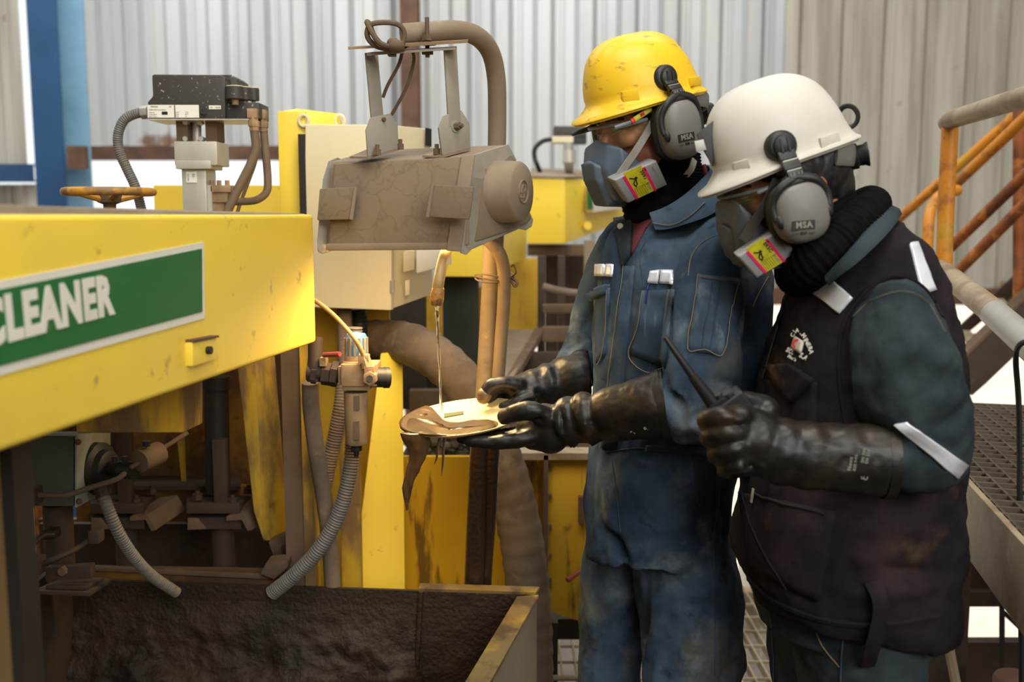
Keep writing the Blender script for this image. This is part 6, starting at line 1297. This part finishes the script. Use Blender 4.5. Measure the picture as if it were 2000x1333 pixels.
# vest
v = MB()
sloft(v, [(1606, 478, 1748, 424, 1.66, .10), (1582, 516, 1786, 470, 1.66, .135), (1552, 566, 1818, 530, 1.66, .155), (1530, 620, 1840, 600, 1.66, .165), (1508, 690, 1856, 680, 1.66, .172), (1492, 770, 1864, 770, 1.66, .176), (1476, 860, 1866, 860, 1.66, .178), (1456, 950, 1862, 950, 1.66, .18), (1440, 1030, 1858, 1040, 1.66, .18), (1440, 1090, 1852, 1110, 1.66, .18), (1462, 1140, 1848, 1180, 1.66, .178), (1474, 1160, 1842, 1212, 1.66, .172)], 40, 2.5)
me = remeshed(v, .0055, 5)
F3 = [(pline((1600, 640, 1.50), (1590, 740, 1.49), (1600, 830, 1.48)), .014, -.006), (pline((1640, 600, 1.49), (1630, 700, 1.48), (1640, 800, 1.48)), .014, -.008), (pline((1620, 990, 1.48), (1640, 1060, 1.47), (1600, 1140, 1.49)), .012, -.009), (pline((1650, 1130, 1.47), (1720, 1115, 1.47), (1800, 1120, 1.49)), .014, -.010), (pline((1640, 1160, 1.47), (1740, 1160, 1.47), (1830, 1130, 1.5)), .014, .008), (pline((1790, 1000, 1.48), (1770, 1080, 1.47), (1700, 1110, 1.47)), .016, .006), (pline((1690, 440, 1.55), (1740, 480, 1.53), (1790, 500, 1.55)), .010, .004), (pline((1530, 860, 1.5), (1540, 940, 1.49), (1500, 980, 1.5)), .012, .005)]
folds(me, [(a, w_, h_ * 1.5) for a, w_, h_ in F3]); noise_push(me, 9, .009, 21); noise_push(me, 28, .0035, 8)
vest = add_mesh('vest', me, M_vest, man2)
S2 = Shift(bvh_of(vest.data), ORG[man2]); S2s = Shift(bvh_of(cov2.data), ORG[man2])
class Both:
    def __init__(s, *a): s.a = a
    def ray_cast(s, o, d):
        r = [q.ray_cast(o, d) for q in s.a]; r = [q for q in r if q[0] is not None]
        return min(r, key=lambda q: (q[0] - o).length) if r else (None, None, None, None)
S2b = Both(S2, S2s)
def sew2(name, quad, m, off=.004, nu=10, nv=8, srf=None, par=None, **k): return patch(srf or S2, quad, nu, nv, off).build(name, m, par or man2, smooth=180, **k)
sew2('reflective_band', [(1580, 566), (1608, 531), (1666, 583), (1640, 613)], M_refl, .004, 14, 10)
sew2('reflective_band', [(1776, 478), (1790, 474), (1826, 566), (1800, 576)], M_refl, .004, 8, 12)
seam(S2b, [(1654, 846), (1640, 760), (1638, 690), (1650, 630), (1676, 585), (1706, 556), (1742, 540), (1778, 546), (1812, 572), (1840, 620)], .0030, off=.0005).build('armhole_piping', M_vest, vest)
seam(S2s, [(1664, 622), (1700, 590), (1760, 570), (1810, 590), (1846, 650)], .0020, off=.0005).build('shoulder_seam', mat('faded_seam', rgb(74, 74, 66), .9, spec=.1), cov2)
sew2('sleeve_band', [(1748, 829), (1772, 825), (1888, 908), (1868, 934)], M_refl, .004, 14, 5, srf=S2s)
# embroidered badge
def emb(s, cen, ang, size, m=M_emb, wdt=None):
    x = V((cos(ang), 0, sin(ang))); lt = text_mb(s, size, .0005, .0005, 'CENTER'); o = onto(S2, *cen, .0025)
    if wdt:
        xs = [p.x for p in lt.v]; k = wdt / (max(xs) - min(xs)); lt.v = [V((p.x * k, p.y, p.z)) for p in lt.v]
    nrm_ = V((-.28, -1, 0)).normalized(); xx = (x - nrm_ * x.dot(nrm_)).normalized(); yy = nrm_.cross(xx)
    return lt.xf(frame(o, xx, yy))
bdg = sew2('badge_field', [(1554, 657), (1571, 668), (1565, 691), (1547, 680)], M_emb, .003, 4, 4)
emb('C', (1559, 674), radians(-32), .024, M_red).build('badge_letter', M_red, bdg, smooth=0)
arc = [(1551, 656, 70, 'C'), (1555, 649, 50, 'I'), (1560, 647, 5, 'A'), (1567, 651, -30, '.'), (1572, 657, -50, 'M'), (1575, 664, -56, 'I'), (1578, 669, -60, 'N'), (1581, 675, -64, 'E'), (1584, 681, -70, 'R'), (1586, 688, -76, 'A')]
for x, y, a, s in arc: emb(s, (x, y), radians(a), .0085).build('embroidered_letter', M_emb, bdg, smooth=0)
emb('SICON', (1549, 689), radians(-26), .0105, wdt=.017).build('embroidered_word', M_emb, bdg, smooth=0); emb('S.A.', (1573, 699), radians(-28), .0105, wdt=.015).build('embroidered_word', M_emb, bdg, smooth=0)
emb('Mecánica', (1553, 703), radians(-28), .0065, wdt=.021).build('embroidered_word', M_emb, bdg, smooth=0)
# pockets, zips, tabs
sew2('pocket_flap', [(1502, 716), (1546, 712), (1592, 742), (1550, 790)], M_vest, .010, 8, 8)
sew2('chest_pocket', [(1500, 742), (1596, 746), (1594, 850), (1494, 846)], M_vest, .004, 8, 8)
lp = sew2('lower_pocket', [(1450, 962), (1632, 1000), (1600, 1172), (1468, 1110)], M_vest, .008, 12, 12)
seam(S2, [(1478, 962), (1530, 985), (1610, 1004)], .0024, off=.009).build('pocket_zip', M_slot, lp)
MB().bar(onto(S2, 1483, 956, .012), onto(S2, 1480, 980, .012), .006, .002).build('zip_pull', M_alu, lp, bevel=.0006)
seam(S2, [(1456, 950), (1480, 1040), (1540, 1150)], .0016, off=.009).build('pocket_seam', M_vest, lp)
seam(S2, [(1532, 600), (1512, 670), (1492, 740)], .0022, off=.002).build('front_zip', M_black, vest)
seam(S2b, [(1462, 1130), (1500, 1166), (1560, 1196), (1640, 1218), (1740, 1220), (1834, 1204)], .0050, off=.0).build('hem_band', M_vest, vest)
flat_strap([onto(S2b, 1702, 1136, .004), onto(S2b, 1712, 1160, .012), onto(S2b, 1712, 1200, .014), onto(S2b, 1700, 1260, .012), onto(S2b, 1692, 1296, .010)], .0115, (0, -1, 0)).build('strap_tab', M_vest, man2)
flat_strap([P(1834, 1126, 1.56), P(1852, 1122, 1.54), P(1868, 1140, 1.54), P(1864, 1164, 1.55), P(1844, 1166, 1.56), P(1830, 1150, 1.56)], .014, (.5, -1, .4)).build('side_loop', M_vest, man2)
seam(S2s, [(1590, 1222), (1606, 1262), (1640, 1304)], .0014, off=.001).build('pocket_seam', M_stitch, cov2); seam(S2s, [(1648, 1222), (1644, 1280), (1642, 1333)], .0018, off=.001).build('side_seam', M_denimd, cov2); seam(S2s, [(1504, 1190), (1510, 1260), (1512, 1333)], .0014, off=.001).build('leg_seam', M_denimd, cov2)
# knitted cowl and denim collar
knit_tube([P(1702, 400, 1.69), P(1682, 426, 1.585), P(1628, 482, 1.55), P(1578, 522, 1.57), P(1560, 532, 1.64), P(1576, 500, 1.72), P(1640, 436, 1.76)], [.028, .030, .034, .037, .036, .034, .030], True, 22, .008, .0022).build('knit_cowl', M_knit, man2, smooth=180)
knit_tube([H2.w(-.03, 0, -.10), P(1620, 450, 1.65), P(1640, 500, 1.65)], [.064, .075, .085], False, 30, .008, .002).build('knit_neck', M_knit, man2, smooth=180)
band([(1610, 540, 1.53), (1648, 500, 1.508), (1694, 448, 1.53), (1726, 410, 1.60), (1734, 400, 1.68), (1704, 396, 1.76)], [.018, .022, .024, .024, .02, .018], .004, 'collar', M_denim2, man2)
for x, s in ((1694, 1.57), (1622, 1.78)):
    q = P(x, 1800, s); bo = MB(); bo.tube([V((q.x, q.y, .26)), V((q.x, q.y, .12)), V((q.x - .01, q.y, .06))], [.06, .056, .05], 16); bo.ell((q.x - .08, q.y, .045), (.11, .05, .045)); bo.ell((q.x, q.y, .05), (.06, .048, .05))
    mm = remeshed(bo, .008, 3); co = get_co(mm); co[:, 2] = np.maximum(co[:, 2], .002); set_co(mm, co); add_mesh('boot', mm, M_black, man2)
# near gauntlet, fist round the radio
fing = []
for (y, x, r) in ((818, 1366, 19), (852, 1370, 18), (886, 1384, 18), (916, 1402, 16.5)):
    fing.append([(x + 84, y - 8, 1.415, r + 3), (x + 44, y - 6, 1.405, r + 2), (x + 18, y, 1.425, r), (x + 14, y + 5, 1.475, r - 1), (x + 34, y + 6, 1.505, r - 2), (x + 56, y + 4, 1.50, r - 3)])
fing.append([(1500, 800, 1.45, 26), (1468, 786, 1.475, 22), (1438, 782, 1.50, 18), (1412, 788, 1.515, 16)])
g3 = glove(man2, [([(1738, 901, 1.43, 75), (1690, 898, 1.43, 72), (1640, 895, 1.43, 71), (1600, 893, 1.43, 68), (1575, 890, 1.43, 71), (1550, 886, 1.432, 65), (1522, 882, 1.432, 70), (1500, 876, 1.434, 62), (1470, 866, 1.436, 70), (1440, 866, 1.44, 60)], .8)], fing, .0038,
    [(pline((1500, 812, 1.40), (1478, 850, 1.385), (1470, 900, 1.385), (1478, 940, 1.40)), .009, -.012), (pline((1518, 806, 1.40), (1496, 846, 1.38), (1490, 900, 1.38), (1500, 945, 1.40)), .008, .008), (pline((1545, 822, 1.40), (1520, 860, 1.38), (1524, 905, 1.38)), .009, -.012), (pline((1560, 826, 1.40), (1545, 870, 1.375), (1530, 920, 1.38)), .008, .008), (pline((1575, 850, 1.385), (1588, 885, 1.375), (1612, 862, 1.375), (1612, 905, 1.375)), .008, -.009), (pline((1440, 815, 1.39), (1462, 840, 1.385), (1450, 880, 1.385)), .009, .007), (pline((1430, 800, 1.395), (1480, 806, 1.39), (1500, 800, 1.40)), .008, -.007), (pline((1640, 838, 1.39), (1668, 880, 1.375), (1660, 930, 1.38)), .016, -.005)])
cf = MB(); cf.tube([P(1722, 902, 1.43), P(1742, 902, 1.43)], [S(75, 1.43), S(77, 1.43)], 30, ell=.8, caps=False); cf.tube([P(1742, 902, 1.43), P(1724, 902, 1.43)], [S(74, 1.43), S(72, 1.43)], 30, ell=.8, caps=False); cf.build('cuff_hem', M_glove, g3)
GB = Shift(bvh_of(g3.data), ORG[man2])
for (x, y), s, sz in (((1658, 920), 'Neox', .008), ((1668, 920), 'SIZE 9-9½', .005), ((1684, 904), 'EN 388', .006), ((1692, 906), 'EN 374', .006), ((1684, 936), 'CAT III', .006), ((1690, 938), 'CE', .009)):
    o = onto(GB, x, y, .0012); text_mb(s, sz, .0003, .0002).xf(frame(o, (0.1, 0, 1), (-1, 0, .1))).build('cuff_print', M_print, g3, smooth=0)
# far hand also on the radio, mostly hidden
fing = [[(1520, 850 + i * 16, 1.74, 15), (1480, 850 + i * 16, 1.70, 14), (1458, 852 + i * 16, 1.64, 13)] for i in range(4)] + [[(1530, 840, 1.72, 16), (1500, 830, 1.66, 14), (1480, 828, 1.62, 13)]]
glove(man2, [([(1650, 884, 1.81, 62), (1600, 880, 1.80, 54), (1550, 872, 1.78, 44), (1520, 872, 1.76, 40)], .8)], fing, .005, [], .001)
# radio
t = thing('radio', 'black two-way radio with a long antenna gripped in the black glove', 'radio', P(1420, 830, 1.47))
ax = (P(1386, 776, 1.46) - P(1298, 658, 1.44)).normalized(); sd = V((0, -1, 0)).cross(ax).normalized()
fr_ = frame(P(1412, 786, 1.462), sd if sd.x > 0 else -sd, ax)
MB().box((.004, .045, 0), (.054, .098, .030)).xf(fr_).build('case', M_black, t, bevel=.004, seg=3)
MB().box((.0, -.006, 0), (.040, .012, .026)).xf(fr_).build('top_collar', M_black, t, bevel=.002)
MB().tube([P(1298, 658, 1.44), P(1300, 661, 1.44), P(1354, 737, 1.45), P(1354, 737, 1.45), P(1392, 788, 1.46)], [.0026, .0038, .0062, .0072, .0105], 14).build('antenna', M_black, t)
MB().tube([P(1352, 733, 1.4495), P(1357, 741, 1.4505)], .0074, 14).build('antenna_ring', M_dark, t)
for (x, y), r in (((1400, 770), .0065), ((1416, 766), .0095)): MB().tube([P(x, y, 1.455) , P(x + 12, y + 20, 1.46)], [r, r], 14).build('knob', M_black, t, bevel=.0012)
for k in range(5): MB().bar(fr_ @ V((-.016 + k * .007, .012, -.0155)), fr_ @ V((-.016 + k * .007, .034, -.0155)), .002, .002).build('grille_slot', M_slot, t)
# head gear
hat2 = helmet(H2, 'hard_hat', 'off-white hard hat with dust stains and a lamp clip on its front', M_hatW, .130, .985, [[(1429, 319), (1458, 311), (1466, 338), (1428, 344)], [(1599, 270), (1634, 258), (1640, 280), (1601, 292)]])
muff(H2, hat2, (1562, 414), (1527, 285), (.042, .047), (1570, 440)); muff(H2, hat2, (1562, 414), (1527, 285), (.042, .047), None, -1)
MB().tube(smooth_path([H2.w(-.05, .080, -.010), H2.w(-.085, .058, -.022), H2.w(-.102, 0, -.026), H2.w(-.085, -.058, -.022), H2.w(-.05, -.080, -.010)], 6), .017, 10, ell=.2).build('nape_strap', M_cup, hat2)
MB().lathe(H2.w(-.090, .036, -.026), V((1, -.35, .2)), [(0, .020), (.010, .020), (.012, .016), (.020, .0165), (.024, .019), (.027, .019), (.028, .0)], 22).build('ratchet_knob', M_black, hat2)
rc = H2.hp(1656, 228, 0.); MB().tube([rc + H2.F * (.012 * cos(a)) * -1 + H2.U * (.017 * sin(a)) + H2.L * .010 * cos(a) for a in [2 * pi * k / 24 for k in range(24)]], .0062, 8, closed=True, ell=.6).build('cable_loop', M_black, hat2)
MB().hexa([H2.hp(1360, 262, .018), H2.hp(1398, 232, .018), H2.hp(1392, 326, .018), H2.hp(1372, 292, .018), H2.hp(1360, 262, -.03), H2.hp(1398, 232, -.03), H2.hp(1392, 326, -.03), H2.hp(1372, 292, -.03)]).build('lamp_clip', M_black, hat2, bevel=.002)
MB().hexa([H2.hp(1356, 276, .022), H2.hp(1374, 272, .022), H2.hp(1380, 293, .022), H2.hp(1360, 297, .022), H2.hp(1356, 276, .012), H2.hp(1374, 272, .012), H2.hp(1380, 293, .012), H2.hp(1360, 297, .012)]).build('clip_plate', M_galv, hat2, bevel=.001)
glasses(H2, 'amber safety glasses worn under the white hard hat', [(1440, 390), (1480, 376), (1520, 358), (1545, 340)], None)
respirator(H2, 'slate half mask respirator worn under the white hard hat', M_mask2, [(1440, 502), (1521, 449), (1558, 497), (1479, 545)], [.080, .090, .084, .074],
    [([(1452, 470, .066), (1470, 440, .072), (1495, 400, .080), (1518, 350, .082)], .0075), ([(1500, 520, .06), (1575, 505, .075), (1584, 470, .075)], .006)], M_strapd,
    [(0, [(1418, 384), (1411, 430), (1420, 468), (1446, 516), (1470, 520)]), (.042, [(1430, 392), (1430, 440), (1448, 505), (1474, 515)]), (.062, [(1444, 396), (1482, 436), (1502, 452), (1500, 500), (1462, 440)])],
    [(0, [(1410, 436), (1418, 470), (1445, 522), (1476, 526)]), (.024, [(1414, 440), (1424, 476), (1450, 520), (1476, 522)]), (.036, [(1436, 452), (1456, 508), (1476, 512)])], '093C', .05)
